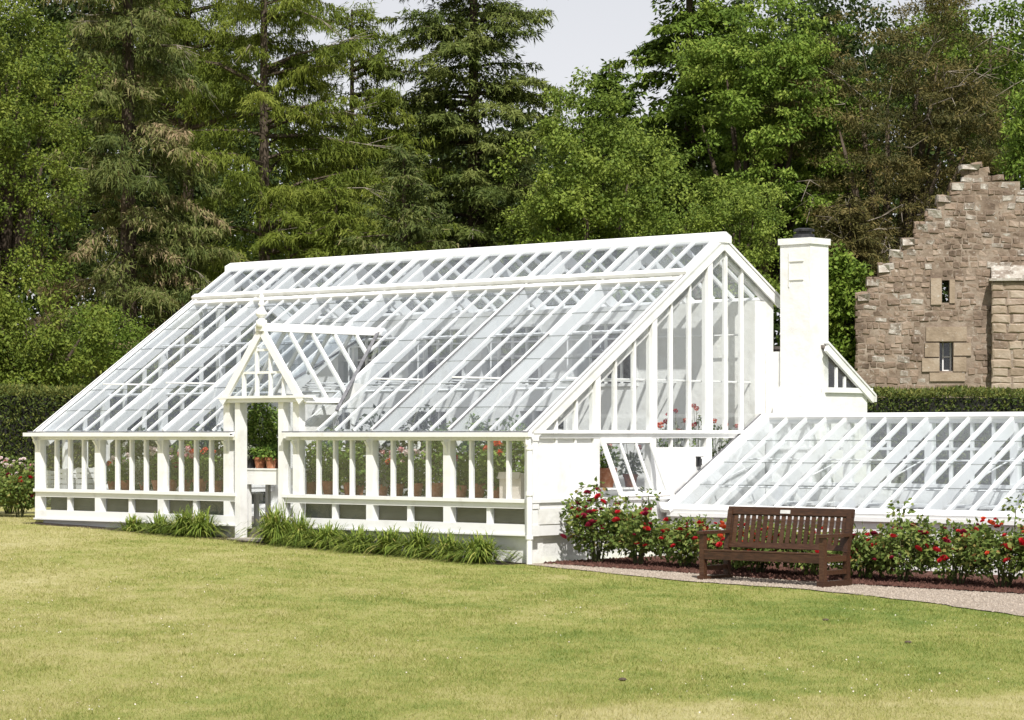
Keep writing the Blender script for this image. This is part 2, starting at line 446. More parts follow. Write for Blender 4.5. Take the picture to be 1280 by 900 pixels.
# ---------------------------------------------------------------- places
A = R(41.8)                       # the greenhouse stands turned by this angle
CA, SA = math.cos(A), math.sin(A)
GX, GY = 0.24, 36.3               # its front right corner
def G(x, y):
    """greenhouse frame (x along its front to the right, y towards its back) -> world"""
    return GX + x * CA + y * SA, GY - x * SA + y * CA
def px(x, d):
    return (x - 640.0) / F_PX * d
def pz(y, d):
    return EYE + (542.0 - y) / F_PX * d
def ground(X, Y):
    X = np.asarray(X, float); Y = np.asarray(Y, float)
    k = (X - GX) * CA - (Y - GY) * SA
    z = np.where(k < 0, -0.036 * k, -0.016 * k)
    z = 0.50 * np.tanh(z / 0.50)
    z = z + 0.025 * np.sin(X * 0.7 + 0.6) * np.sin(Y * 0.45 + X * 0.2) * np.clip((30 - Y) / 10, 0, 1)
    return z
def gz(X, Y):
    return float(ground(X, Y))

# ---------------------------------------------------------------- ground
def struct(o, kind='structure'):
    o['kind'] = kind
    return o

def grid_mesh(name, xs, ys, fz, mat):
    XX, YY = np.meshgrid(xs, ys)
    V = np.stack([XX, YY, fz(XX, YY)], -1).reshape(-1, 3)
    nx, ny = len(xs), len(ys)
    i = np.arange(nx * ny).reshape(ny, nx)
    Fc = np.stack([i[:-1, :-1], i[:-1, 1:], i[1:, 1:], i[1:, :-1]], -1).reshape(-1, 4)
    me = bpy.data.meshes.new(name)
    me.from_pydata(V.tolist(), [], Fc.tolist())
    me.polygons.foreach_set('use_smooth', [True] * len(me.polygons))
    me.materials.append(mat)
    return me
def spread(lo, hi, step, far, n):
    core = np.arange(lo, hi + 1e-6, step)
    g = np.geomspace(1, far / step, n) * step
    return np.concatenate([lo - g[::-1], core, hi + g])
struct(link('lawn', grid_mesh('lawn', spread(-14, 14, 0.5, 800, 16), spread(12, 56, 0.5, 900, 16), ground, M['lawn'])))

def strip(name, edge0, edge1, mat, dz, n=60):
    """sheet between two polylines given in the greenhouse frame, following the ground"""
    e0 = np.array(edge0, float); e1 = np.array(edge1, float)
    t = np.linspace(e0[0, 0], e0[-1, 0], n)
    a = np.interp(t, e0[:, 0], e0[:, 1]); b = np.interp(t, e1[:, 0], e1[:, 1])
    m = MB(); vs = []; fs = []; q = 6
    for i in range(n):
        wob = 0.035 * math.sin(t[i] * 5.1) + 0.03 * math.sin(t[i] * 11.3 + 1) + 0.02 * random.uniform(-1, 1)
        for j in range(q):
            yy = a[i] + wob + (b[i] - a[i]) * j / (q - 1)
            X, Y = G(t[i], yy)
            vs.append((X, Y, gz(X, Y) + dz))
    for i in range(n - 1):
        for j in range(q - 1):
            fs.append((i * q + j, (i + 1) * q + j, (i + 1) * q + j + 1, i * q + j + 1))
    m.add(vs, fs)
    return struct(m.build(name, mat, smooth=True))
PATH_EDGE = [(0.0, -0.14), (0.8, -0.32), (2.2, -0.72), (3.7, -1.12), (5.4, -1.10), (7.5, -1.75), (9.4, -2.7), (13, -5.0)]
BED_EDGE = [(0.05, 0.12), (2, 0.16), (4, 0.02), (6, 0.05), (8, 0.28), (13, 0.4)]
strip('gravel_path', PATH_EDGE, [(a, b + 0.0) for a, b in [(0, 0.25), (13, 0.6)]], M['gravel'], 0.012)
strip('flower_bed', [(0.1, b) for b in (0.12,)] + BED_EDGE[1:], [(0.1, 3.2), (13, 3.2)], M['mulch'], 0.03)
strip('border_strip', [(-10.9, -0.30), (-8.6, -0.30), (-6.6, -0.42), (-5.4, -0.5), (-0.1, -0.42)], [(-10.9, 0.1), (-0.1, 0.1)], M['soil'], 0.008)

def path_edge(k):
    e = np.array(PATH_EDGE); return np.interp(k, e[:, 0], e[:, 1])
# grass blades over the lawn in view
def grass():
    n = 470000
    d = np.exp(rng.uniform(math.log(16.8), math.log(46), n))
    X = rng.uniform(-0.205, 0.205, n) * d
    Y = d
    k = (X - GX) * CA - (Y - GY) * SA
    t = (X - GX) * SA + (Y - GY) * CA
    lim = np.where(k < 0, -0.33 + 0.06 * np.sin(k * 4), path_edge(np.clip(k, 0, 13)) - 0.01 + 0.05 * np.sin(k * 7) + 0.03 * np.sin(k * 17))
    lim = np.where(k < -10.85, 9.0, lim)
    keep = t < lim
    X, Y, d = X[keep], Y[keep], d[keep]
    n = len(X)
    h = rng.uniform(0.012, 0.034, n) * (0.8 + 0.4 * np.sin(X * 1.7 + np.sin(Y * 1.1)) ** 2)
    w = rng.uniform(0.004, 0.009, n) * np.clip(d / 22, 0.8, 1.8)
    a = rng.uniform(0, 2 * np.pi, n)
    lean = rng.uniform(0.2, 1.3, n) * h
    b = rng.uniform(0, 2 * np.pi, n)
    base = np.stack([X, Y, ground(X, Y) - 0.004], 1)
    sd = np.stack([np.cos(a), np.sin(a), np.zeros(n)], 1) * (w / 2)[:, None]
    tip = base + np.stack([np.cos(b) * lean, np.sin(b) * lean, h], 1)
    V = np.stack([base - sd, base + sd, tip], 1).reshape(-1, 3)
    o = struct(link('grass', np_mesh('grass', V, 3, M['grass'], rng.uniform(0, 1, n))), 'stuff')
    tag(o, 'short dry summer grass covering the sloping lawn', 'grass')
grass()
def pebbles(name, n, e_lo, e_hi, mat, s0, s1, label, cat, dz):
    k = rng.uniform(0.2, 10.5, n); u = rng.uniform(0, 1, n)
    t = e_lo(k) + (e_hi(k) - e_lo(k)) * u
    X = GX + k * CA + t * SA; Y = GY - k * SA + t * CA
    P = np.stack([X, Y, ground(X, Y) + dz], 1)
    tet = np.array([[1, 0, -.3], [-.5, .87, -.3], [-.5, -.87, -.3], [0, 0, .7]])
    fc = np.array([[0, 1, 3], [1, 2, 3], [2, 0, 3]])
    r = rng.uniform(s0, s1, (n, 1, 1)) * rng.uniform(0.5, 1.3, (n, 4, 3))
    q = tet[None] * r
    a = rng.uniform(0, 6.28, n); ca, sa = np.cos(a)[:, None], np.sin(a)[:, None]
    q = np.stack([q[..., 0] * ca - q[..., 1] * sa, q[..., 0] * sa + q[..., 1] * ca, q[..., 2]], -1) + P[:, None]
    V = q[:, fc].reshape(-1, 3)
    o = struct(link(name, np_mesh(name, V, 3, mat)), 'stuff')
    tag(o, label, cat)
bed = lambda k: np.interp(k, [e[0] for e in BED_EDGE], [e[1] for e in BED_EDGE])
pebbles('loose_gravel', 14000, path_edge, lambda k: bed(k) + 0.02, M['gravel'], 0.006, 0.020, 'loose pink gravel lying on the path in front of the bench', 'gravel', 0.014)
def clover():
    n = 1100
    d = np.exp(rng.uniform(math.log(17.5), math.log(38), n)); X = rng.uniform(-0.2, 0.2, n) * d; Y = d
    k = (X - GX) * CA - (Y - GY) * SA; t = (X - GX) * SA + (Y - GY) * CA
    patch = np.sin(X * 1.3 + 2 * np.sin(Y * .5)) + np.sin(Y * .9 + X * .6) + rng.normal(size=n) * .6
    keep = (t < -0.6) & (t < path_edge(np.clip(k, 0, 13)) - .15) & (patch > .4)
    X, Y = X[keep], Y[keep]; n = len(X)
    P = np.stack([X, Y, ground(X, Y) + .022], 1)
    V = leaves(P, rdir(n) * np.array([1, 1, .3]), unit(np.array([0, -.6, .8]) + rng.normal(size=(n, 3)) * .4), rng.uniform(.009, .018, n), rng.uniform(.008, .015, n))
    o = struct(link('clover_flowers', np_mesh('clover_flowers', V, 4, M['petal_pale'], rng.uniform(.4, 1, n))), 'stuff')
    tag(o, 'small pale clover flowers scattered through the lawn', 'clover')
clover()
pebbles('bark_chips', 16000, lambda k: bed(k) - 0.04, lambda k: bed(k) + 1.9, M['mulch'], 0.012, 0.045, 'dark red bark chips under the red roses', 'bark chips', 0.032)


# ================================================================ the big greenhouse
BAY = 1.54; NB = 7; LEN = BAY * NB
TH = math.atan2(2.87, 4.33); CT, ST = math.cos(TH), math.sin(TH)
RZ0 = 1.815                         # roof plane height over the front wall
SL = math.hypot(2.87, 4.33)        # slope length
RIDGE_Y, RIDGE_Z = 4.33, RZ0 + 2.87
WALL_Y0, WALL_Y1, WALL_Z = 5.20, 5.66, 3.90
BT = math.atan2(RIDGE_Z - WALL_Z, WALL_Y1 - RIDGE_Y)
def roof(x, l, h=0.0):
    return (x, l * CT - h * ST, RZ0 + l * ST + h * CT)
RN = (0, -ST, CT)
GH = thing('greenhouse', 'large white timber greenhouse with long sloping glass roof and glazed porch gable', 'greenhouse', (GX, GY, 0), -A)
PANE_CACHE = {}
def unit_pane(mat):
    if mat.name not in PANE_CACHE:
        PANE_CACHE[mat.name] = MB().box(-.5, .5, -.5, .5, -.5, .5).mesh('pane', mat)
    return PANE_CACHE[mat.name]
def flat_pane(parent, name, c, size, mat, rot=(0, 0, 0)):
    return link(name, unit_pane(mat), parent, c, rot, size)
def lap_pane(mat):
    k = mat.name + '_lap'
    if k not in PANE_CACHE:
        me = MB().box(-.5, .5, -.5, .5, -.5, .5).mesh('pane', mat)
        me.materials.append(M['pane_edge'])
        for p in me.polygons:
            if abs(p.normal.y) > .5: p.material_index = 1
        PANE_CACHE[k] = me
    return PANE_CACHE[k]
def slope_pane(parent, x0, x1, l0, l1, h, th_, rp, mat, name='pane'):
    """pane lying on a slope: its lower end lifted over the pane below"""
    lm = (l0 + l1) / 2
    c = rp((x0 + x1) / 2, lm, h)
    j = 0.016
    return link(name, lap_pane(mat), parent, c, (th_ + random.uniform(-j, j) - 0.010, random.uniform(-j, j), 0), (abs(x1 - x0), l1 - l0, 0.008))
def poly_pane(parent, poly, nrm, mat, name='pane'):
    n = Vector(nrm).normalized() * 0.004
    return MB().prism(poly, n).build(name, mat, parent)

posts = [-i * BAY for i in range(NB + 1)]
DX0, DX1 = -6.16, -4.62            # the porch bay
# ---- plinth and walls
plinth = MB()
plinth.box(-LEN + .05, DX0 - .02, .06, .34, -.6, .392)
plinth.box(DX1 + .02, -.05, .06, .34, -.6, .392)
plinth.box(-.36, -.06, .34, 5.2, -.6, .392)
plinth.box(-LEN + .06, -LEN + .36, .34, 5.2, -.6, .392)
plinth.build('plinth', M['limewash'], GH)
MB().box(-LEN + .06, -.06, .36, 5.2, .1, .345).build('floor', M['floor'], GH)

fw = MB()
for x0, x1 in ((-LEN - .06, -5.93), (-4.88, .08)):
    fw.box(x0, x1, -.03, .12, .39, .545)          # base board
    fw.box(x0 - .01, x1 + .01, -.055, -.031, .39, .415)
    fw.box(x0, x1, -.02, .11, .765, .845)         # mid rail
    fw.box(x0 - .01, x1 + .01, -.06, .13, .846, .895)   # sill
    fw.box(x0, x1, -.01, .11, 1.70, 1.755)        # head
frontw = fw.build('front_wall', M['paint'], GH)
for i, x in enumerate(posts):
    m = MB()
    top = 2.27 if i in (3, 4) else 1.70
    w = .068
    m.box(x - w, x + w, -.025, .10, .896, top)
    m.box(x - w, x + w, -.022, .10, .545, .764)
    # curved bracket under the eave
    m.prism([(x - .02, -.026, 1.69), (x - .02, -.12, 1.69), (x - .02, -.055, 1.60), (x - .02, -.026, 1.50)], (.04, 0, 0))
    m.build('post', M['paint'], frontw)
mull = MB().box(-.021, .021, .01, .085, .896, 1.699).mesh('mullion', M['paint'])
lmul = MB().box(-.034, .034, .005, .085, .545, .764).mesh('mullion', M['paint'])
for i in range(NB):
    if i == 3: continue
    x0 = posts[i + 1] + .068; x1 = posts[i] - .068
    for k in range(1, 4):
        link('mullion', mull, frontw, (x0 + (x1 - x0) * k / 4, 0, 0))
    link('mullion', lmul, frontw, ((x0 + x1) / 2, 0, 0))
    for k in range(4):
        a = x0 + (x1 - x0) * k / 4 + .026; b = x0 + (x1 - x0) * (k + 1) / 4 - .026
        flat_pane(frontw, 'pane', ((a + b) / 2, .05, 1.297), (b - a, .004, .80), M['wallglass'], (random.uniform(-.004, .004), 0, random.uniform(-.006, .006)))
    for k in range(2):
        a = x0 + (x1 - x0) * k / 2 + .04; b = x0 + (x1 - x0) * (k + 1) / 2 - .04
        flat_pane(frontw, 'pane', ((a + b) / 2, .05, .654), (b - a, .004, .215), M['wallglass'], (random.uniform(-.01, .01), 0, random.uniform(-.01, .01)))
for x0, x1 in ((-LEN + .15, -6.2), (-4.58, -.15)):
    MB().box(x0, x1, .135, .15, .40, .80).build('dark_backing', M['panelgrey'], frontw)  # dark sheet added behind the low panes to deepen the shade under the staging
# porch sidelights
for xa, xb in ((-6.085, -5.94), (-4.86, -4.695)):
    flat_pane(frontw, 'pane', ((xa + xb) / 2, .05, 1.55), (abs(xb - xa), .004, 1.3), M['wallglass'])
    flat_pane(frontw, 'pane', ((xa + xb) / 2, .05, .654), (abs(xb - xa), .004, .215), M['wallglass'])

# ---- gutter and downpipe
gm = MB()
for x0, x1 in ((-LEN - .2, DX0 + .22), (DX1 - .20, .13)):
    prof = [(-.17, 1.755), (-.06, 1.755), (-.06, 1.80), (-.075, 1.80), (-.075, 1.775), (-.155, 1.775), (-.155, 1.815), (-.172, 1.815)]
    gm.prism([(x0, y, z) for y, z in prof], (x1 - x0, 0, 0))
gm.build('gutter', M['paint'], GH)
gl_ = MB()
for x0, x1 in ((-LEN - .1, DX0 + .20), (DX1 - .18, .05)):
    gl_.box(x0, x1, -.150, -.078, 1.776, 1.781); gl_.box(x0, x1, -.148, -.05, 1.817, 1.836)  # first strip lines the gutter, second paints the shadow gap under the eave
gl_.build('gutter_lining_gap_shade', M['lead'], GH)
dp = MB().tube([(.07, -.11, 1.76), (.07, -.11, 1.66), (.075, -.085, 1.58), (.075, -.085, -.05)], .042, 10)
for z in (1.58, .95, .35):
    dp.tube([(.075, -.085, z), (.075, -.085, z + .05)], .055, 10)
dp.build('downpipe', M['paint'], GH, smooth=False)

# ---- front roof
fr = MB()
fr.beam(roof(-LEN - .05, .02, -.03), roof(DX0 + .2, .02, -.03), .09, .03, RN)
fr.beam(roof(DX1 - .2, .02, -.03), roof(.05, .02, -.03), .09, .03, RN)
for l in (1.55, 3.1):                                 # purlins under the rafters
    fr.tube([roof(-LEN + .05, l, -.27), roof(-.05, l, -.27)], .025, 6)
froof = fr.build('front_roof', M['paint'], GH)
VL0 = 4.15                                            # the ridge vents start here
DOR_Z0, DOR_ZP, DOR_C, DOR_H = 2.30, 3.39, -5.28, .87  # porch gable: base, peak, centre, half width
DOR_K = (DOR_ZP - DOR_Z0) / DOR_H
def valley_l(x):
    """slope position where the porch roof meets the main roof (0 outside it)"""
    d = abs(x - DOR_C)
    if d >= DOR_H: return 0.0
    return (DOR_ZP - d * DOR_K - RZ0) / ST
for i, x in enumerate(posts):
    if i in (0, 7): continue
    l0 = .04
    m = MB()
    m.beam(roof(x, l0, -.13), roof(x, SL - .02, -.13), .055, .26, RN)
    m.beam(roof(x, l0, .02), roof(x, VL0, .02), .04, .036, RN)
    m.build('rafter', M['paint'], froof)
    if i in (1, 2):
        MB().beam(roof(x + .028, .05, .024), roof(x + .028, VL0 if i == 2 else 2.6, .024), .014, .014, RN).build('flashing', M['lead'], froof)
# verges: end rafter, cover board and barge board
for x, sgn in ((0, 1), (-LEN, -1)):
    m = MB()
    m.beam(roof(x - sgn * .035, .0, -.13), roof(x - sgn * .035, SL, -.13), .07, .26, RN)
    m.build('rafter', M['paint'], froof)
    m = MB()
    m.beam(roof(x + sgn * .02, -.12, .035), roof(x + sgn * .02, SL + .01, .035), .13, .03, RN)
    m.beam(roof(x + sgn * .055, -.12, -.05), roof(x + sgn * .055, SL + .01, -.05), .03, .13, RN)
    m.build('bargeboard', M['paint'], froof)
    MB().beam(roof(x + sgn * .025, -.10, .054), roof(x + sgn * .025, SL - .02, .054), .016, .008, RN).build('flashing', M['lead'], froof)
NP = 4
bars = []
for i in range(NB):
    for k in range(NP + 1):
        x = posts[i] - BAY * k / NP
        bars.append((x, k in (0, NP)))
ROW = 0.64
for i in range(NB):
    for k in range(1, NP):
        x = posts[i] - BAY * k / NP
        l0 = max(.03, valley_l(x) + .05)
        MB().beam(roof(x, l0, .0), roof(x, VL0, .0), .021, .042, RN).build('glazing_bar', M['paint'], froof)
    for k in range(NP):
        xa = posts[i] - BAY * k / NP; xb = xa - BAY / NP
        va, vb = valley_l(xa), valley_l(xb); xc = (xa + xb) / 2
        vmax = max(va, vb, valley_l(xc))
        r = 0
        while True:
            l0 = .0 + r * ROW; l1 = min(l0 + ROW + .02, VL0)
            r += 1
            if l0 >= VL0 - .1: break
            if l1 <= vmax: continue
            if l0 < vmax:
                poly = [roof(xa - .018, max(va, l0) + .02, .004), roof(xb + .018, max(vb, l0) + .02, .004), roof(xb + .018, l1, .004), roof(xa - .018, l1, .004)]
                if xa > DOR_C > xb:
                    poly = [poly[0], roof(DOR_C, valley_l(DOR_C) + .02, .004)] + poly[1:]
                poly_pane(froof, poly, RN, M['glass'])
            else:
                slope_pane(froof, xa - .018, xb + .018, l0, l1, .006, TH, roof, M['glass'])

# ---- ridge vents: a raised row of sashes
rv = MB()
rv.beam(roof(-LEN - .08, VL0 + .03, .07), roof(.07, VL0 + .03, .07), .10, .07, RN)
rv.beam(roof(-LEN - .05, VL0 - .09, .0), roof(.03, VL0 - .09, .0), .09, .08, RN)
vent = rv.build('ridge_vent', M['paint'], GH)
for i in range(NB):
    for k in range(NP):
        x = posts[i] - BAY * k / NP - (0 if k else 0)
        w = .085 if k == 0 else .034
        MB().beam(roof(x, VL0 + .08, .075), roof(x, SL - .05, .075), w, .05, RN).build('vent_bar', M['paint'], vent)
        slope_pane(vent, x - .02, x - BAY / NP + .02, VL0 + .06, SL - .06, .085, TH, roof, M['glass'])
MB().beam(roof(-LEN + .03, VL0 + .08, .075), roof(-LEN + .03, SL - .05, .075), .06, .05, RN).build('vent_bar', M['paint'], vent)
# opening stays of the vents, seen through the glass
st = MB()
for i in range(NB):
    for q in (.3, .7):
        x = posts[i] - BAY * q
        st.beam(roof(x, VL0 + .1, .05), roof(x + .10, VL0 + .38, -.16), .014, .014)
        st.beam(roof(x, VL0 + .1, .05), roof(x - .10, VL0 + .38, -.16), .014, .014)
st.build('vent_stays', M['paint'], GH)
# ridge capping
rc = MB()
rc.prism([(-LEN - .09, RIDGE_Y + a, RIDGE_Z + b) for a, b in ((-.15, -.03), (.15, -.03), (.15, .07), (.02, .135), (-.02, .135), (-.15, .07))], (LEN + .18, 0, 0))
rc.build('ridge_board', M['paint'], GH)

# ---- short back slope
def broof(x, l, h=0.0):
    return (x, RIDGE_Y + l * math.cos(BT) + h * math.sin(BT), RIDGE_Z - l * math.sin(BT) + h * math.cos(BT))
BL = math.hypot(RIDGE_Z - WALL_Z, WALL_Y1 - RIDGE_Y)
BN = (0, math.sin(BT), math.cos(BT))
br = MB()
for i, x in enumerate(posts):
    br.beam(broof(x + (0 if 0 < i < 7 else (-.035 if i == 0 else .035)), .0, -.09), broof(x + (0 if 0 < i < 7 else (-.035 if i == 0 else .035)), BL, -.09), .06, .17, BN)
for i in range(NB):
    for k in range(1, NP):
        x = posts[i] - BAY * k / NP
        br.beam(broof(x, .1, 0), broof(x, BL, 0), .034, .06, BN)
for x, sgn in ((0, 1), (-LEN, -1)):
    br.beam(broof(x + sgn * .02, .0, .035), broof(x + sgn * .02, BL + .14, .035), .13, .03, BN)
    br.beam(broof(x + sgn * .055, .02, -.05), broof(x + sgn * .055, BL + .14, -.05), .03, .13, BN)
br.beam(broof(-LEN - .05, BL + .04, -.03), broof(.05, BL + .04, -.03), .10, .05, BN)
broofo = br.build('back_roof', M['paint'], GH)
bp = MB()
for i in range(NB):
    for k in range(NP):
        x = posts[i] - BAY * k / NP
        a = broof(x - .02, .15, .01); b = broof(x - BAY / NP + .02, BL - .02, .01)
        bp.beam(broof(x - BAY / NP / 2, .15, .01), broof(x - BAY / NP / 2, BL - .02, .01), BAY / NP - .04, .004, BN)
o = bp.build('back_panes', M['glass'], broofo); o['kind'] = 'stuff'

# ---- masonry back wall with openings into the sheds behind
wins = [(-8.4, 2.60, 1.25, .95), (-6.7, 2.60, 1.25, .95), (-5.0, 2.60, 1.25, .95), (-3.0, 2.60, 1.3, .95), (-9.2, 1.55, .95, .62), (-6.9, 1.55, .95, .62), (-4.3, 1.55, .95, .62)]
def wall_with_holes(m, x0, x1, z0, z1, y0, y1, holes):
    zs = sorted(set([z0, z1] + [h[1] for h in holes] + [h[1] + h[3] for h in holes]))
    for a, b in zip(zs[:-1], zs[1:]):
        cut = sorted((h[0] - h[2] / 2, h[0] + h[2] / 2) for h in holes if h[1] <= a + 1e-6 and h[1] + h[3] >= b - 1e-6)
        x = x0
        for c0, c1 in cut:
            m.box(x, c0, y0, y1, a, b); x = c1
        m.box(x, x1, y0, y1, a, b)
bw = MB()
wall_with_holes(bw, -LEN, 0, -.5, WALL_Z - .08, WALL_Y0, WALL_Y1, wins)
bwall = bw.build('back_wall', M['limewash'], GH)
for cx, z, w, h in wins:
    f = MB()
    x0, x1, z1 = cx - w / 2, cx + w / 2, z + h
    f.box(x0 - .05, x1 + .05, WALL_Y0 - .03, WALL_Y0 - .002, z - .05, z); f.box(x0 - .05, x1 + .05, WALL_Y0 - .03, WALL_Y0 - .002, z1, z1 + .05)
    f.box(x0 - .05, x0, WALL_Y0 - .03, WALL_Y0 - .002, z, z1); f.box(x1, x1 + .05, WALL_Y0 - .03, WALL_Y0 - .002, z, z1)
    for q in (1, 2, 3):
        x = x0 + w * q / 4
        f.box(x - .016, x + .016, WALL_Y0 + .03, WALL_Y0 + .07, z, z1)
    f.box(x0, x1, WALL_Y0 + .072, WALL_Y0 + .1, z + h / 2 - .016, z + h / 2 + .016)
    wf = f.build('window_frame', M['paint'], bwall)
    flat_pane(wf, 'pane', (cx, WALL_Y0 + .11, z + h / 2), (w, .004, h), M['wallglass'])

# ---- gable ends
def roof_under(y):
    return RZ0 + y * ST / CT - .10 if y < RIDGE_Y else RIDGE_Z - (y - RIDGE_Y) * math.tan(BT) - .10
gposts = [1.40, 2.68, 4.0]
gm_all = [.54, .97, 1.40, 1.83, 2.26, 2.68, 3.11, 3.55, 4.0, 4.43, 4.83]
def gable(x, right):
    s = 1 if right else -1
    g = MB()
    xo0, xo1 = (x - .10, x + .02) if right else (x - .02, x + .10)
    g.box(xo0, xo1 + .02 * s if right else xo1, .06, WALL_Y0, 1.735, 1.80)
    g.box(x - .12 if right else x - .08, x + .08 if right else x + .12, .0, WALL_Y0, 1.802, 1.85)
    g.box(xo0, xo1, .115, WALL_Y0, .765, .845)
    g.box(x - .12 if right else x - .05, x + .05 if right else x + .12, .13, WALL_Y0, .846, .895)
    g.box(xo0, xo1, .12, WALL_Y0, .39, .545)
    end = g.build('gable_end', M['paint'], GH)
    edges = [.10] + gm_all + [WALL_Y0]
    for y in gm_all:
        w = .056 if y in gposts else .021
        m = MB()
        dpt = .06 if y in gposts else .035
        zt = roof_under(y)
        m.prism([(x - dpt, y - w, 1.851), (x - dpt, y + w, 1.851), (x - dpt, y + w, roof_under(y + w)), (x - dpt, y - w, roof_under(y - w))], (2 * dpt, 0, 0))
        m.build('post' if y in gposts else 'mullion', M['paint'], end)
    for a, b in zip(edges[:-1], edges[1:]):
        pts = [(x, a + .02, 1.851), (x, b - .02, 1.851), (x, b - .02, roof_under(b - .02)), (x, a + .02, roof_under(a + .02))]
        if a < RIDGE_Y < b: pts.insert(3, (x, RIDGE_Y, RIDGE_Z - .1))
        poly_pane(end, pts, (s, 0, 0), M['wallglass'])
    # end stop against the masonry
    return end
ge = gable(0, True)
gl = gable(-LEN, False)
# left end below the rail: glass lights like the front
for y in gm_all:
    w = .065 if y in gposts else .026
    MB().box(-LEN - .03, -LEN + .05, y - w, y + w, .896, 1.734).build('mullion', M['paint'], gl)
for a, b in zip([.10] + gm_all, gm_all + [WALL_Y0]):
    flat_pane(gl, 'pane', (-LEN, (a + b) / 2, 1.315), (.004, b - a - .04, .838), M['wallglass'])
for y in (1.40, 2.68, 4.0):
    MB().box(-LEN - .03, -LEN + .05, y - .06, y + .06, .545, .764).build('mullion', M['paint'], gl)
for a, b in ((.1, 1.34), (1.46, 2.62), (2.74, 3.94), (4.06, 5.2)):
    flat_pane(gl, 'pane', (-LEN, (a + b) / 2, .654), (.004, b - a, .22), M['wallglass'])
# right end below the rail: boards, an opening light, a boarded door
for y, w in ((.07, .07), (1.40, .065), (2.68, .065), (4.0, .065)):
    MB().box(-.08, .035, y - w, y + w, .896, 1.734).build('post', M['paint'], ge)
for a, b in ((.14, .53), (.57, .94), (.98, 1.335)):
    MB().box(-.03, -.005, a, b, .896, 1.734).build('panel', M['paint'], ge)
for y in (.55, .96):
    MB().box(-.04, .02, y - .02, y + .02, .896, 1.734).build('mullion', M['paint'], ge)
for a, b in ((2.745, 3.12), (3.15, 3.50), (3.53, 3.935)):
    MB().box(-.03, -.004, a, b, .896, 1.60).build('panel', M['paint'], ge)
    flat_pane(ge, 'pane', (-.015, (a + b) / 2, 1.667), (.004, b - a, .134), M['wallglass'])
for y in (3.135, 3.515):
    MB().box(-.04, .02, y - .015, y + .015, .896, 1.734).build('mullion', M['paint'], ge)
for a, b in ((4.065, 4.60), (4.66, 5.2)):
    flat_pane(ge, 'pane', (-.015, (a + b) / 2, 1.315), (.004, b - a, .838), M['wallglass'])
MB().box(-.05, .025, 4.60, 4.66, .896, 1.734).build('mullion', M['paint'], ge)
lb = MB(); lb.box(-.002, .03, 3.73, 3.81, 1.31, 1.45); lb.box(.03, .06, 3.745, 3.795, 1.33, 1.43); lb.box(-.002, .07, 3.72, 3.82, 1.451, 1.462)
lb.build('lamp_box', M['black'], ge)
# white skirting wall of the right end under the boards
MB().box(-.05, .03, .14, 5.2, .546, .764).build('skirting', M['limewash'], ge)
# top-hung opening light, pushed outwards
vy0, vy1 = 1.47, 2.61
ang = R(24)
VW = thing_v = MB()
def vpt(u, d, t=0.0):      # u along the gable, d down the sash, t out of its face
    return (.045 + d * math.sin(ang) + t * math.cos(ang), u, 1.725 - d * math.cos(ang) + t * math.sin(ang))
VH = .86
for (a, b) in (((vy0, 0.03), (vy1, 0.03)), ((vy0, VH), (vy1, VH))):
    VW.beam(vpt(*a), vpt(*b), .04, .075, (-math.sin(ang), 0, math.cos(ang)))
for u in (vy0 + .035, vy1 - .035):
    VW.beam(vpt(u, .07), vpt(u, VH - .04), .07, .038, (math.cos(ang), 0, math.sin(ang)))
sash = VW.build('opening_light', M['paint'], GH)
for u in (vy0 + .40, vy0 + .75):
    MB().beam(vpt(u, .07), vpt(u, VH - .04), .035, .03, (math.cos(ang), 0, math.sin(ang))).build('glazing_bar', M['paint'], sash)
for a, b in ((vy0 + .07, vy0 + .385), (vy0 + .415, vy0 + .735), (vy0 + .765, vy1 - .07)):
    poly_pane(sash, [vpt(a, .06), vpt(b, .06), vpt(b, VH - .03), vpt(a, VH - .03)], (math.cos(ang), 0, math.sin(ang)), M['wallglass'])
MB().tube([(-.02, 2.05, .92), vpt(2.05, VH - .05)], .008, 5).build('casement_stay', M['black'], sash)

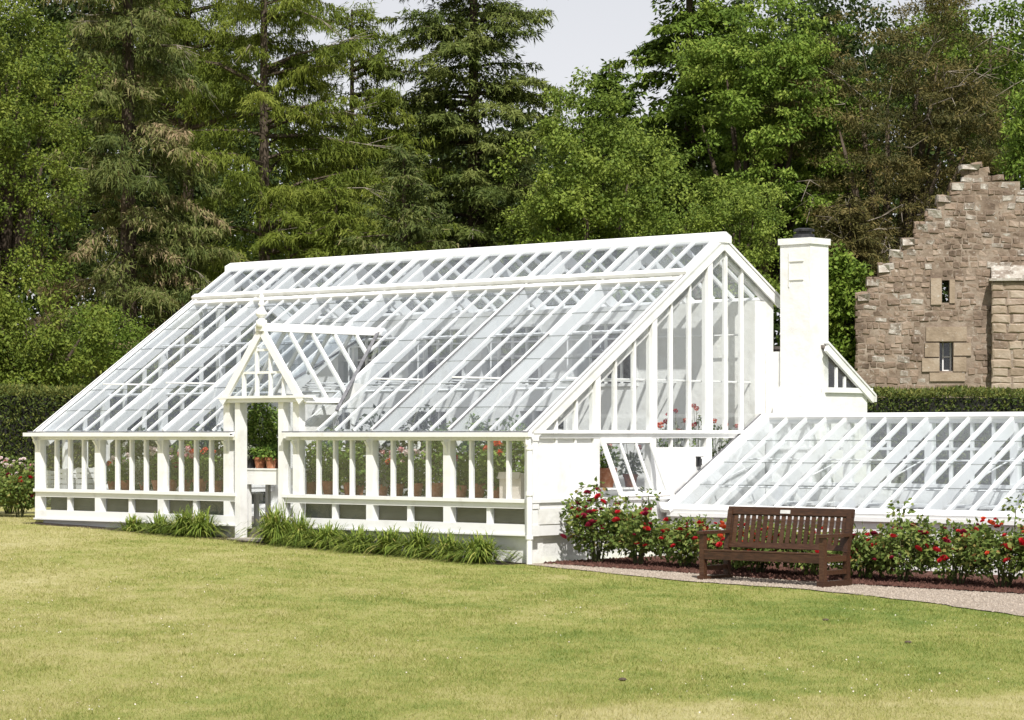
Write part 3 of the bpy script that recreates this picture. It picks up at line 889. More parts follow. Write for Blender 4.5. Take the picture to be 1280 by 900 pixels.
# ---- porch gable over the doorway
pg = MB()
pg.box(DOR_C - .92, DOR_C + .92, -.10, .08, 2.27, 2.33)
pg.box(DOR_C - .96, DOR_C + .96, -.14, .09, 2.332, 2.37)
for xx in (-5.885, -4.925):
    pg.box(xx - .055, xx + .055, -.05, .10, -.05, 2.268)
porch = pg.build('porch', M['paint'], GH)
YF = -.06
def dpt_(d, y, h=0.0, side=1):
    """porch roof: d = distance down its slope from the ridge"""
    q = math.atan(DOR_K)
    return (DOR_C + side * (d * math.cos(q) + h * math.sin(q)), y, DOR_ZP - d * math.sin(q) + h * math.cos(q))
DL = DOR_H / math.cos(math.atan(DOR_K))
def back_y(d):      # where it runs into the main roof
    z = DOR_ZP - d * math.sin(math.atan(DOR_K))
    return (z - RZ0) * CT / ST
q_ = math.atan(DOR_K)
for sd in (1, -1):
    nrm = (sd * math.sin(q_), 0, math.cos(q_))
    m = MB()
    m.beam(dpt_(-.02, YF - .05, -.02, sd), dpt_(DL + .03, YF - .05, -.01, sd), .05, .12, nrm)
    m.build('bargeboard', M['paint'], porch)
    m = MB()
    m.beam(dpt_(DL + .02, YF, .0, sd), dpt_(DL + .02, back_y(DL) - .02, .0, sd), .09, .05, nrm)
    m.build('eave_rail', M['paint'], porch)
    ds = [.06, DL * .999]
    ny = 5
    ys = [YF + (2.30 - YF) * i / ny for i in range(ny + 1)]
    # bars run down the porch slope, stopped by the valley
    def dmax(y):
        z = RZ0 + y * ST / CT
        return min(DL, max(.0, (DOR_ZP - z) / math.sin(q_)))
    for i, y in enumerate(ys[1:-1]):
        dm = dmax(y)
        if dm > .12:
            MB().beam(dpt_(.05, y, .01, sd), dpt_(dm - .02, y, .01, sd), .034, .06, nrm).build('glazing_bar', M['paint'], porch)
    for y0, y1 in zip(ys[:-1], ys[1:]):
        a, b = dmax(y0 + .02), dmax(y1 - .02)
        poly = [dpt_(.06, y0 + .02, .012, sd), dpt_(.06, y1 - .02, .012, sd)]
        if b > .08: poly.append(dpt_(b, y1 - .02, .012, sd))
        yv = back_y(DL)
        if y0 < yv < y1 and a >= DL - 1e-3: poly.append(dpt_(DL, yv, .012, sd))
        poly.append(dpt_(a, y0 + .02, .012, sd))
        poly_pane(porch, poly, nrm, M['glass'])
    # valley gutter, weathered lead
    v0 = Vector(dpt_(.0, back_y(0), .03, sd)); v1 = Vector(dpt_(DL, back_y(DL), .03, sd))
    MB().beam(v0, v1 + (v1 - v0) * .18, .05, .03, (sd * .5, -.35, .8), off=.03).build('valley', M['lead'], porch)
    # glazed cheek under the porch eave
    x = DOR_C + sd * (DOR_H - .02)
    poly_pane(porch, [(x, .03, RZ0 + .04), (x, .60, RZ0 + .45), (x, .03, 2.27)], (sd, 0, 0), M['wallglass'])
m = MB(); m.prism([(DOR_C + a, YF - .10, DOR_ZP + b) for a, b in ((-.09, -.05), (.09, -.05), (.09, .02), (.03, .075), (-.03, .075), (-.09, .02))], (0, back_y(0) + .28, 0))
m.build('ridge_board', M['paint'], porch)
tri = MB()
def zt(x): return DOR_ZP - abs(x - DOR_C) * DOR_K - .10
for off in (-.44, -.15, .15, .44):
    x = DOR_C + off
    tri.box(x - .02, x + .02, YF - .03, YF + .03, 2.371, zt(x))
for z, w in ((2.72, .56), (3.06, .17)):
    tri.box(DOR_C - w, DOR_C + w, YF - .025, YF + .025, z - .018, z + .018)
tri.build('gable_tracery', M['paint'], porch)
edges = [-.86, -.44, -.15, .15, .44, .86]
for a, b in zip(edges[:-1], edges[1:]):
    a2, b2 = DOR_C + a, DOR_C + b
    pts = [(a2 + .01, YF, 2.372), (b2 - .01, YF, 2.372), (b2 - .01, YF, max(2.38, zt(b2))), (a2 + .01, YF, max(2.38, zt(a2)))]
    if a < 0 < b: pts.insert(3, (DOR_C, YF, DOR_ZP - .1))
    poly_pane(porch, pts, (0, -1, 0), M['wallglass'])
fin = MB().lathe([(.085, -.06), (.085, .05), (.05, .07), (.05, .10), (.085, .13), (.09, .17), (.055, .21), (.036, .27), (.06, .295), (.04, .32), (.028, .37), (.04, .40), (.035, .42), (.012, .46)], 12, (DOR_C, YF - .05, DOR_ZP + .06))
fin.build('finial', M['paint'], porch, smooth=True)

# ---- iron tie rods inside
tr = MB()
for x in posts[1:-1]:
    tr.tube([(x, .10, 2.60), (x, WALL_Y0, 2.60)] if x not in (DX0, DX1) else [(x, 1.2, 2.60), (x, WALL_Y0, 2.60)], .014, 5)
    tr.tube([(x, 2.6, 2.60), (x, 2.6, RZ0 + 2.6 * ST / CT - .25)], .012, 5)
for y, z in ((2.6, 3.3), (5.0, 3.3)):
    tr.tube([(-LEN + .1, y, z), (-.1, y, z)], .014, 5)
tr.tube([(-.10, .9, 2.58), (-.10, WALL_Y0, 2.58)], .016, 5)
tr.build('tie_rods', M['paint'], GH)
# hot water pipes and a shelf along the back wall
hp = MB()
for z in (.50, .62): hp.tube([(-LEN + .4, WALL_Y0 - .12, z), (-.4, WALL_Y0 - .12, z)], .05, 8)
hp.build('heating_pipe', M['cream'], GH)

# ================================================================ lean-to glasshouse on the right
LX0, LX1 = .16, 10.2
LBAY = 1.42
LY0, LZ0 = 2.95, .72
LYB, LZB = 5.30, 2.04
LT = math.atan2(LZB - LZ0, LYB - LY0); LCT, LST = math.cos(LT), math.sin(LT)
LL = math.hypot(LZB - LZ0, LYB - LY0)
def lroof(x, l, h=0.0):
    return (x, LY0 + l * LCT - h * LST, LZ0 + l * LST + h * LCT)
LN = (0, -LST, LCT)
LH = thing('lean_to_glasshouse', 'low white lean-to glasshouse behind the brown bench and the red roses', 'glasshouse', (GX, GY, 0), -A)
m = MB(); m.box(LX0, LX1, LY0 - .04, LY0 + .24, -.7, .60)
lw = m.build('front_wall', M['limewash'], LH)
m = MB(); m.box(LX0 - .02, LX1, LY0 - .10, LY0 + .20, .602, .66); m.beam(lroof(LX0, .0, -.01), lroof(LX1, .0, -.01), .14, .07, LN); m.beam(lroof(LX0, LL - .01, .0), lroof(LX1, LL - .01, .0), .12, .10, LN)
lr = m.build('roof', M['paint'], LH)
MB().box(LX0 + .1, LX1, LY0 + .24, LYB - .06, -.3, .06).build('floor', M['floor'], LH)
m = MB(); m.box(LX0, LX1, LYB - .06, LYB + .14, -.5, 1.02)
lb_ = m.build('back_wall', M['limewash'], LH)
m = MB()
m.box(LX0, LX1, LYB - .07, LYB + .15, 1.021, 1.07)
m.box(LX0, LX1, LYB - .02, LYB + .08, 1.95, 2.02)
m.box(LX0, LX1, LYB - .005, LYB + .06, 1.56, 1.60)
lbg = m.build('back_glazing', M['paint'], LH)
nb = int((LX1 - LX0) / LBAY + .001) + 1
lw_ = LBAY / 4
xs = [LX0 + .04 + i * lw_ for i in range(int((LX1 - LX0) / lw_))]
for i, x in enumerate(xs):
    if i % 4 == 0:
        mm = MB(); mm.beam(lroof(x, .05, -.07), lroof(x, LL - .07, -.07), .055, .19, LN)
        mm.build('rafter', M['paint'], lr)
        MB().box(x - .06, x + .06, LYB - .03, LYB + .09, 1.071, 1.949).build('post', M['paint'], lbg)
    else:
        MB().beam(lroof(x, .05, .0), lroof(x, LL - .06, .0), .034, .065, LN).build('glazing_bar', M['paint'], lr)
        MB().box(x - .02, x + .02, LYB + .0, LYB + .055, 1.071, 1.949).build('mullion', M['paint'], lbg)
    if i + 1 < len(xs):
        nr = 4; rl = (LL - .06) / nr
        for r in range(nr):
            slope_pane(lr, x + .015, xs[i + 1] - .015, r * rl + .0, min((r + 1) * rl + .02, LL - .05), .008, LT, lroof, M['glass'])
        flat_pane(lbg, 'pane', ((x + xs[i + 1]) / 2, LYB + .03, 1.51), (lw_ - .04, .004, .87), M['wallglass'])
# left verge with its dark flashing, and glazed left end
m = MB()
m.beam(lroof(LX0 - .02, -.14, .03), lroof(LX0 - .02, LL + .02, .03), .17, .05, LN)
m.build('verge_board', M['paint'], LH)
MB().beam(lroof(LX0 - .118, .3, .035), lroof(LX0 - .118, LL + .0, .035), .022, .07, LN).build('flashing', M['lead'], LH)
MB().prism([(LX0 - .05, LY0 + .25, .0), (LX0 - .05, LYB - .07, .0), (LX0 - .05, LYB - .07, LZB - .14), (LX0 - .05, LY0 + .25, LZ0)], (.05, 0, 0)).build('end_wall', M['limewash'], LH)
MB().prism([(LX1 - .01, LY0 + .25, -.3), (LX1 - .01, LYB + .14, -.3), (LX1 - .01, LYB + .14, LZB - .06), (LX1 - .01, LY0 + .05, LZ0 + .03)], (.12, 0, 0)).build('end_wall', M['limewash'], LH)
# inside: white slatted staging on legs, a pipe, glazing ties
sg = MB()
for i in range(5): sg.box(LX0 + .3, LX1, 4.35 + i * .17, 4.48 + i * .17, .76, .79)
x = LX0 + .5
while x < LX1:
    sg.box(x, x + .06, 4.36, 4.42, .06, .759); sg.box(x, x + .06, 5.08, 5.14, .06, .759); sg.box(x, x + .06, 4.43, 5.07, .68, .74)
    x += 1.2
sg.build('staging', M['paint'], LH)
m = MB(); m.tube([(LX0 + .1, 3.9, 1.02), (LX1, 3.9, 1.02)], .014, 5); m.tube([(LX0 + .1, 4.6, 1.42), (LX1, 4.6, 1.42)], .014, 5)
for i in range(0, len(xs), 4): m.tube([(xs[i], LY0 + .3, .85), (xs[i], LYB - .05, 1.45)], .012, 5)
m.build('tie_rods', M['paint'], LH)

# ================================================================ chimney
chx, chy = .60, 5.62
CH = thing('chimney', 'tall square white chimney stack with black pot beside the greenhouse gable', 'chimney', (*G(chx, chy), 0), -A)
m = MB()
m.box(-.275, .275, -.23, .25, 1.0, 4.66)
m.prism([(-.36, -.30, 1.0), (.36, -.30, 1.0), (.36, -.30, 2.30), (.28, -.233, 2.52), (-.28, -.233, 2.52), (-.36, -.30, 2.30)], (0, .06, 0))
m.build('stack', M['limewash'], CH)
MB().box(-.30, .30, -.255, .275, 4.661, 4.755).build('cap', M['limewash'], CH)
MB().lathe([(.17, 4.756), (.16, 4.82), (.12, 4.83), (.12, 4.865), (.16, 4.87), (.16, 4.90), (.10, 4.915)], 16).build('pot', M['black'], CH, smooth=False)
m = MB()
for z in (4.40, 4.12): m.box(-.10, .16, -.246, -.231, z, z + .014)
m.box(-.112, -.10, -.246, -.231, 4.02, 4.55)
m.build('soot_door_edges', M['cream'], CH)

# ================================================================ shed behind the wall
SH = thing('potting_shed', 'white rear shed with pale slate lean-to roof and triangular gable window', 'shed', (GX, GY, 0), -A)
sx0, sx1 = -LEN + .0, .95
sy0, sy1, sz0, sz1 = 5.67, 6.80, 3.10, 2.40
m = MB()
m.box(sx1 - .12, sx1, sy0, sy1, -.5, 2.42)
m.box(sx0, sx1 - .121, sy1 - .12, sy1, -.5, 2.34)
m.box(.01, sx1 - .121, 5.45, 5.662, -.5, 3.05)
m.build('wall', M['limewash'], SH)
sth = math.atan2(sz0 - sz1, sy1 - sy0)
sn = (0, math.sin(sth), math.cos(sth))
m = MB(); m.beam((sx0, sy0, sz0 + .02), (sx0, sy1 + .12, sz1 - .054), .001, .001)
m = MB(); m.prism([(sx0, sy0, sz0), (sx0, sy1 + .14, sz1 - .085), (sx0, sy1 + .14, sz1 - .045), (sx0, sy0, sz0 + .04)], (sx1 - sx0, 0, 0))
m.build('roof', M['slate'], SH)
m = MB()
m.beam((sx1 + .03, sy0, sz0 - .0), (sx1 + .03, sy1 + .12, sz1 - .075), .05, .12, sn)
m.beam((sx1 + .02, sy0, sz0 + .08), (sx1 + .02, sy1 + .14, sz1 - .005), .10, .03, sn)
m.box(sx1 - .06, sx1 + .04, sy0, sy1 + .10, 2.421, 2.50)
m.box(sx1 - .05, sx1 + .03, sy1 + .08, sy1 + .22, 2.29, 2.40)
m.build('bargeboard', M['paint'], SH)
m = MB()
for y in (5.98, 6.20): m.box(sx1 - .03, sx1 + .01, y - .018, y + .018, 2.501, sz0 - (y - sy0) * math.tan(sth) - .10)
m.build('mullion', M['paint'], SH)
poly_pane(SH, [(sx1 - .01, sy0 + .02, 2.5), (sx1 - .01, sy1 - .14, 2.5), (sx1 - .01, sy0 + .02, sz0 - .12)], (1, 0, 0), M['wallglass'])
MB().box(sx0 + .1, sx1 - .2, sy0 + .55, sy0 + .60, .2, 2.50).build('inner_partition', M['dark'], SH)

# ================================================================ bench
bx, by = 3.52, -.70
BG = gz(*G(bx + .93, by + .25))
BE = thing('garden_bench', 'brown stained slatted garden bench standing in front of the red roses', 'bench', (*G(bx, by), BG), -A)
BW = 1.90
for x in (.03, BW - .03):
    m = MB(); m.box(x - .035, x + .035, -.035, .035, .071, .60); m.build('leg', M['bench'], BE)
    m = MB(); m.beam((x, .50, .071), (x, .50, .40), .07, .07, (0, 1, 0)); m.beam((x, .50, .40), (x, .60, .90), .068, .07, (0, 1, 0)); m.build('leg', M['bench'], BE)
    m = MB(); m.box(x - .045, x + .045, -.07, .56, .0, .07); m.build('foot', M['bench'], BE)
    m = MB(); m.box(x - .025, x + .025, .036, .464, .145, .20); m.build('stretcher', M['bench'], BE)
    m = MB(); m.box(x - .05, x + .05, -.07, .50, .601, .64); m.build('armrest', M['bench'], BE)
    m = MB(); m.box(x - .025, x + .025, .036, .464, .30, .37); m.build('side_rail', M['bench'], BE)
m = MB(); m.box(.066, BW - .066, -.03, .012, .285, .385); m.build('seat_rail', M['bench'], BE)
for i in range(6):
    y = -.035 + i * .082
    MB().beam((.066, y + .035, .400 - i * .006), (BW - .066, y + .035, .400 - i * .006), .066, .024, (0, .07, 1), ch=.004).build('seat_slat', M['bench'], BE)
def bk(z, o=0.0): return .505 + (z - .40) * .2 + o
MB().beam((-.01, bk(.885), .885), (BW + .01, bk(.885), .885), .05, .105, (0, .2, 1), ch=.008).build('top_rail', M['bench'], BE)
MB().beam((.066, bk(.455), .455), (BW - .066, bk(.455), .455), .035, .07, (0, .2, 1)).build('back_rail', M['bench'], BE)
ns = 19
sl_mesh = None
for i in range(ns):
    x = .115 + (BW - .23) * i / (ns - 1)
    if sl_mesh is None:
        sl_mesh = MB().beam((0, bk(.492), .492), (0, bk(.83), .83), .056, .018, (0, 1, -.2)).mesh('slat', M['bench'])
    link('slat', sl_mesh, BE, (x, 0, 0))
MB().beam((BW * .43, bk(.885) - .030, .885), (BW * .43 + .15, bk(.885) - .030, .885), .008, .045, (0, .2, 1)).build('plaque', M['plaque'], BE)

# ================================================================ doorstep, staging and things inside
m = MB()
m.box(-5.83, -4.98, -.30, .05, .02, .22); ds = m.build('doorstep', M['flag'], None, (GX, GY, 0)); ds.rotation_euler = (0, 0, -A)
tag(ds, 'pale stone doorstep in the open doorway under the porch gable', 'step')
def staging(name, label, x0, x1, y0, y1, z, apron=.10):
    t = thing(name, label, 'plant table', (*G(x0, y0), .345), -A)
    zz = z - .345
    w = x1 - x0; d = y1 - y0
    n = max(3, int(d / .13))
    for i in range(n):
        MB().box(0, w, d * i / n + .008, d * (i + 1) / n - .008, zz - .025, zz).build('slat', M['paint'], t)
    m = MB(); m.box(.01, w - .01, .02, .05, zz - .026 - apron, zz - .026); m.box(.01, w - .01, d - .05, d - .02, zz - .026 - apron, zz - .026)
    m.build('frame', M['paint'], t)
    k = max(2, int(w / 1.2) + 1)
    for i in range(k):
        for y in (.06, d - .12):
            x = .05 + (w - .16) * i / (k - 1)
            MB().box(x, x + .06, y, y + .06, 0, zz - .026 - .001).build('leg', M['paint'], t)
    return t
staging('staging_bench', 'white slatted plant staging inside the front windows right of the doorway', -4.60, -.2, .16, .80, .885)
staging('staging_bench', 'white slatted plant staging inside the front windows left of the doorway', -LEN + .2, -6.2, .16, .80, .885)
staging('plant_table', 'white table with deep front board seen through the open doorway', -6.10, -4.72, .22, .80, 1.27, .22)
staging('gable_shelf', 'white plant staging inside the right glazed gable', -.80, -.16, 1.3, 4.9, 1.02, .10)

# ================================================================ hedges
def hedge(x0, x1, y, h, dpt, label, n):
    o = thing('hedge', label, 'hedge', (0, 0, 0))
    zb = gz((x0 + x1) / 2, y)
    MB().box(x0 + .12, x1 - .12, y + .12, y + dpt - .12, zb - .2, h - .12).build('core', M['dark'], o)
    # front and top faces of clipped leaves
    nf = int(n * .7); nt_ = n - nf
    P = np.concatenate([np.stack([rng.uniform(x0, x1, nf), y + rng.uniform(-.05, .14, nf), rng.uniform(zb - .05, h, nf)], 1),
                        np.stack([rng.uniform(x0, x1, nt_), y + rng.uniform(0, dpt, nt_), h + rng.uniform(-.12, .05, nt_)], 1)])
    P[:, 1] += .06 * np.sin(P[:, 0] * 2.3) * np.sin(P[:, 2] * 3.1); P[:, 2] += .025 * np.sin(P[:, 0] * 3.1)
    base = np.concatenate([np.tile([[0, -.8, .5]], (nf, 1)), np.tile([[0, -.2, 1.]], (nt_, 1))])
    D = unit(base + rng.normal(size=(n, 3)) * .9)
    V = leaves(P, D, rdir(n), rng.uniform(.05, .10, n), rng.uniform(.022, .04, n))
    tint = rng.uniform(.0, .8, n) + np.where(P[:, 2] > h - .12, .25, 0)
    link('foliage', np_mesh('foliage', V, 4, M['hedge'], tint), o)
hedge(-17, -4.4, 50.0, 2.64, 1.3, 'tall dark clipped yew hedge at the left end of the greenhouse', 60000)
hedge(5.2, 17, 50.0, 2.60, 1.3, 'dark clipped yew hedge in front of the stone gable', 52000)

# ================================================================ old stone building
SY = 60.0
def sxp(x): return px(x, SY)
def szp(y): return pz(y, SY)
RU = thing('stone_building', 'old brown rubble stone building with a crow-stepped gable and two slit windows', 'building', (0, 0, 0))
_q = R(-7.0)
RU.rotation_euler = (0, 0, _q)
_c = Vector((sxp(1070), SY, 0))
RU.location = _c - Matrix.Rotation(_q, 3, 'Z') @ _c
SX0, SX1, APX = sxp(1070), sxp(1352), sxp(1211)
SZT, SZA = szp(366), szp(212)
nst = 9
def left_at(z):
    if z <= SZT: return SX0
    i = min(nst - 1, int((z - SZT) / (SZA - SZT) * nst))
    return SX0 + (APX - .16 - SX0) * (i + .9) / (nst)
def right_at(z):
    return float(np.interp(-z, [-szp(212), -szp(226), -szp(243), -szp(250)], [sxp(1222), sxp(1243), sxp(1288), sxp(1352)]))
def right_at_steps(z):
    # the right side runs off behind the frame edge
    if z <= SZT: return SX1
    return SX1 - (left_at(z) - SX0)
# window openings: centre x, z0, w, h
slits = [(sxp(1180.5), szp(379), .16, (379 - 351) / F_PX * SY), (sxp(1181.5), szp(464), .30, (464 - 428) / F_PX * SY)]
zb0 = 0.0
cuts = sorted(set([zb0, SZT] + [SZT + (SZA - SZT) * i / nst for i in range(nst + 1)] + [s[1] for s in slits] + [s[1] + s[3] for s in slits]))
m = MB()
for a, b in zip(cuts[:-1], cuts[1:]):
    zc = (a + b) / 2
    x0, x1 = left_at(zc) + .04, right_at(zc) - .04
    hole = [(s[0] - s[2] / 2, s[0] + s[2] / 2) for s in slits if s[1] < zc < s[1] + s[3]]
    x = x0
    for h0, h1 in hole:
        m.box(x, h0, SY, SY + .7, a, b); x = h1
    m.box(x, x1, SY, SY + .7, a, b)
m.build('gable_wall', M['mortar'], RU)
m = MB()
m.box(SX0 + .04, SX0 + .6, SY + .71, SY + 8, 0, SZT - .35); m.box(SX1 - .6, SX1 - .04, SY + .71, SY + 8, 0, SZT - .35)
m.box(SX0 + .61, SX1 - .61, SY + 7.4, SY + 8, 0, SZT - .35)
m.build('side_wall', M['mortar'], RU)
m = MB()
for sg_ in (1, -1):
    xe = SX0 + .12 if sg_ == 1 else SX1 - .12
    m.prism([(xe, SY + .72, SZT - .3), (APX, SY + .72, SZA - .75), (APX, SY + .72, SZA - .65), (xe, SY + .72, SZT - .2)], (0, 7.3, 0))
m.build('roof', M['slate'], RU)
stone_meshes = []
def rubble(seed):
    r = random.Random(seed)
    j = lambda a: a + r.uniform(-.07, .07)
    m = MB()
    fx = [(j(-.42), j(-.38)), (j(.42), j(-.39)), (j(.42), j(.38)), (j(0), j(.44)), (j(-.41), j(.39))]
    bx_ = [(-.5, -.5), (.5, -.5), (.5, .5), (0.02, .5), (-.5, .5)]
    vs = [(a, .5, b) for a, b in bx_] + [(a * 1.12, -.25, b * 1.14) for a, b in fx] + [(a * .86, -.5 + r.uniform(-.1, .1), b * .84) for a, b in fx]
    fs = []
    for k in (0, 5):
        for i in range(5): fs.append((k + i, k + (i + 1) % 5, k + 5 + (i + 1) % 5, k + 5 + i))
    fs.append((10, 11, 12, 13, 14))
    return m.add(vs, fs)
for i in range(10): stone_meshes.append(rubble(i).mesh('stone', M['stone']))
lich_meshes = [rubble(40 + i).mesh('stone', M['lichen']) for i in range(6)]
surround = []
cnt = 0
rest = MB()
rr = random.Random(5)
z = szp(497)
rows = []
while z < SZA:
    h = rr.uniform(.10, .18)
    if z < SZT < z + h: h = max(.12, SZT - z)
    rows.append((z, h)); z += h
blocks = []
for s in slits[:1]:
    cx, z0, w, h = s
    blocks += [(cx - w / 2 - .13, z0 - .05, .25, h + .1), (cx + w / 2 + .07, z0 - .02, .13, h + .04)]
cx, z0, w, h = slits[1]
blocks += [(cx - w / 2 - .20, z0 - .02, .40, h * .48), (cx - w / 2 - .17, z0 + h * .48, .33, h * .50), (cx + w / 2 + .15, z0 - .02, .30, h * .52), (cx + w / 2 + .21, z0 + h * .52, .40, h * .46),
           (cx, z0 + h + .01, w + .62, .34), (cx + .02, z0 - .24, w + .5, .21)]
blocks = [(a, b, c, d) for a, b, c, d in blocks]
def in_block(x, z, w, h):
    for bx_, bz, bw_, bh in blocks:
        if abs(x - bx_) < (w + bw_) / 2 - .05 and z < bz + bh - .04 and z + h > bz + .04: return True
    for s in slits:
        if abs(x - s[0]) < (w + s[2]) / 2 and z < s[1] + s[3] and z + h > s[1]: return True
    return False
for bx_, bz, bw_, bh in blocks:
    b = MB().box(-.5, .5, -.5, .5, -.5, .5)
    link('dressed_stone', b.mesh('dressed_stone', M['ashlar']), RU, (bx_, SY + .05, bz + bh / 2), (0, 0, 0), (bw_ - .012, .18 + rr.uniform(0, .02), bh - .012))
XF = sxp(1290)
placed = []
for z, h in rows:
    zc = z + h / 2
    x = left_at(zc) - rr.uniform(0, .03)
    xe = min(right_at(zc), XF)
    while x < xe:
        w = rr.uniform(.10, .30) * (1.25 if rr.random() < .2 else 1)
        hh = h * rr.uniform(.88, 1.0)
        if not in_block(x + w / 2, z, w, h): placed.append((x + w / 2, zc, w, hh))
        elif not in_block(x + .07, z, .12, h): placed.append((x + .07, zc, .13, hh))
        x += w
placed.sort(key=lambda q: -q[2] * q[3] if q[0] < sxp(1284) else 1)
for i, (x, z, w, h) in enumerate(placed):
    f = min(1, max(0, (z - SZT) / (SZA - SZT)))
    li = rr.random() < .08 + .45 * f ** 1.1
    me = rr.choice(lich_meshes if li else stone_meshes)
    if cnt < 298:
        link('stone', me, RU, (x, SY + .046 + rr.uniform(-.014, .012), z + rr.uniform(-.03, .03)), (rr.uniform(-.03, .03), rr.uniform(-.16, .16), rr.uniform(-.03, .03)), (w * rr.uniform(.98, 1.10), .11, h * rr.uniform(.95, 1.2))); cnt += 1
    else:
        b_ = rubble(rr.randint(0, 999)); jy = rr.uniform(-.016, .018)
        rest.add([(x + q[0] * w * 1.05, SY + .042 + jy + q[1] * .11, z + q[2] * h * 1.1) for q in b_.v], b_.f)
if rest.v:
    o = rest.build('small_stones', M['stone'], RU); o['kind'] = 'stuff'
# crow steps: a coping block on each step
for i in range(nst):
    z0 = SZT + (SZA - SZT) * i / nst
    xl = SX0 + (APX - .16 - SX0) * (i + .9) / nst if i else SX0 + (APX - .16 - SX0) * .9 / nst
    xprev = SX0 if i == 0 else SX0 + (APX - .16 - SX0) * (i - .1) / nst
    link('crow_step', rr.choice(lich_meshes), RU, (xprev + .17 + rr.uniform(-.03, .02), SY + .26, z0 - .09 + rr.uniform(-.02, .03)), (0, rr.uniform(-.12, .12), rr.uniform(-.08, .08)), (.36 * rr.uniform(.8, 1.1), .62, .25 * rr.uniform(.8, 1.1)))
link('crow_step', lich_meshes[0], RU, (APX, SY + .22, SZA + .02), (0, 0, 0), (.50, .62, .16))
# window in the lower slit
cx, z0, w, h = slits[1]
fm = MB()
fm.box(cx - w / 2 + .07, cx - w / 2 + .10, SY + .30, SY + .34, z0, z0 + h); fm.box(cx + w / 2 - .06, cx + w / 2 - .03, SY + .30, SY + .34, z0, z0 + h)
fm.box(cx - w / 2 + .101, cx + w / 2 - .061, SY + .30, SY + .34, z0, z0 + .03); fm.box(cx - w / 2 + .101, cx + w / 2 - .061, SY + .30, SY + .34, z0 + h * .48, z0 + h * .52)
wo_ = fm.build('window', M['paint'], RU)
flat_pane(wo_, 'pane', (cx, SY + .36, z0 + h / 2), (w, .005, h), M['wallglass'])
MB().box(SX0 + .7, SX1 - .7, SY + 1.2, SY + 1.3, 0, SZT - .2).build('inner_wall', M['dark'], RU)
# low wing at the right with a stone slate roof
WX0, WX1, WZ = sxp(1236), sxp(1345), szp(352)
m = MB(); m.box(WX0 + .02, WX1, SY - .35, SY - .12, 0, WZ - .03)
wing = m.build('wing', M['mortar'], RU)
z = szp(497)
while z < WZ - .05:
    h = rr.uniform(.15, .25); x = WX0
    if z + h > WZ - .04: h = WZ - .04 - z
    if h < .05: break
    while x < sxp(1290):
        w = rr.uniform(.25, .6)
        b = rr.choice(stone_meshes)
        o = link('stone', b, wing, (x + w / 2, SY - .335 + rr.uniform(-.01, .01), z + h / 2), (0, rr.uniform(-.04, .04), 0), (w * 1.0, .09, h * 1.05))
        o.material_slots[0].link = 'OBJECT'; o.material_slots[0].material = M['ashlar'] if rr.random() < .75 else M['stone']
        x += w
    z += h
m = MB(); m.box(WX0 - .06, WX1, SY - .46, SY - .121, WZ - .029, WZ + .03); m.build('coping', M['lichen'], wing)
for r in range(4):
    x = WX0
    while x < sxp(1290):
        w = rr.uniform(.25, .5)
        o = link('slate', rr.choice(lich_meshes), wing, (x + w / 2, SY - .32 + r * .11, WZ + .07 + r * .085), (R(-50), rr.uniform(-.04, .04), 0), (w, .05, .2))
        x += w

# ================================================================ plants
def place_leaf_blob(n, c, rx, ry, rz, ln, wd, droop=0.2, hollow=0.35, up=0.5):
    """leaves through an ellipsoid volume, facing outwards and up"""
    d = rdir(n); r = rng.uniform(hollow, 1, n) ** 0.6
    P = np.asarray(c) + d * r[:, None] * np.array([rx, ry, rz])
    D = unit(d * np.array([1, 1, .5]) + rng.normal(size=(n, 3)) * .6 + np.array([0, 0, -droop]))
    Nn = unit(d * .4 + np.array([0, 0, up]) + rng.normal(size=(n, 3)) * .6)
    return leaves(P, D, Nn, rng.uniform(ln * .6, ln * 1.25, n), rng.uniform(wd * .6, wd * 1.25, n)), P

def blossom_mesh(name, mat, seed, open_=1.0):
    """a full rose: rings of cupped petals round a tight heart, about one unit across"""
    r = np.random.default_rng(seed)
    V = []; T = []
    for ring, (k, r0, r1, z0, z1, w) in enumerate([(6, .10, .50 * open_, -.20, .02, .46), (5, .08, .40 * open_, -.16, .16, .40), (5, .05, .27, -.12, .25, .32), (4, .02, .13, -.05, .27, .22)]):
        for i in range(k):
            a = 2 * math.pi * (i + r.uniform(-.15, .15)) / k + ring * .6
            ca, sa = math.cos(a), math.sin(a); tx, ty = -sa, ca
            def p(rad, z, t): return (ca * rad + tx * t, sa * rad + ty * t, z)
            rm = (r0 + r1) / 2 * 1.1; zm = z0 + (z1 - z0) * .35
            b0, b1 = p(r0, z0, -.06), p(r0, z0, .06); m0, m1 = p(rm, zm, -w / 2), p(rm, zm, w / 2); t0, t1 = p(r1, z1, -w * .38), p(r1, z1, w * .38)
            V += [b0, b1, m1, m0, m0, m1, t1, t0]
            s = r.uniform(.15, .85); T += [s, s + .1]
    return np_mesh(name, np.array(V), 4, mat, np.array(T))
ROSE = {k: [blossom_mesh('rose', M[m], s) for s in (1, 2, 3)] for k, m in (('red', 'petal_red'), ('dark', 'petal_dark'), ('pink', 'petal_pink'), ('pale', 'petal_pale'), ('orange', 'petal_orange'))}

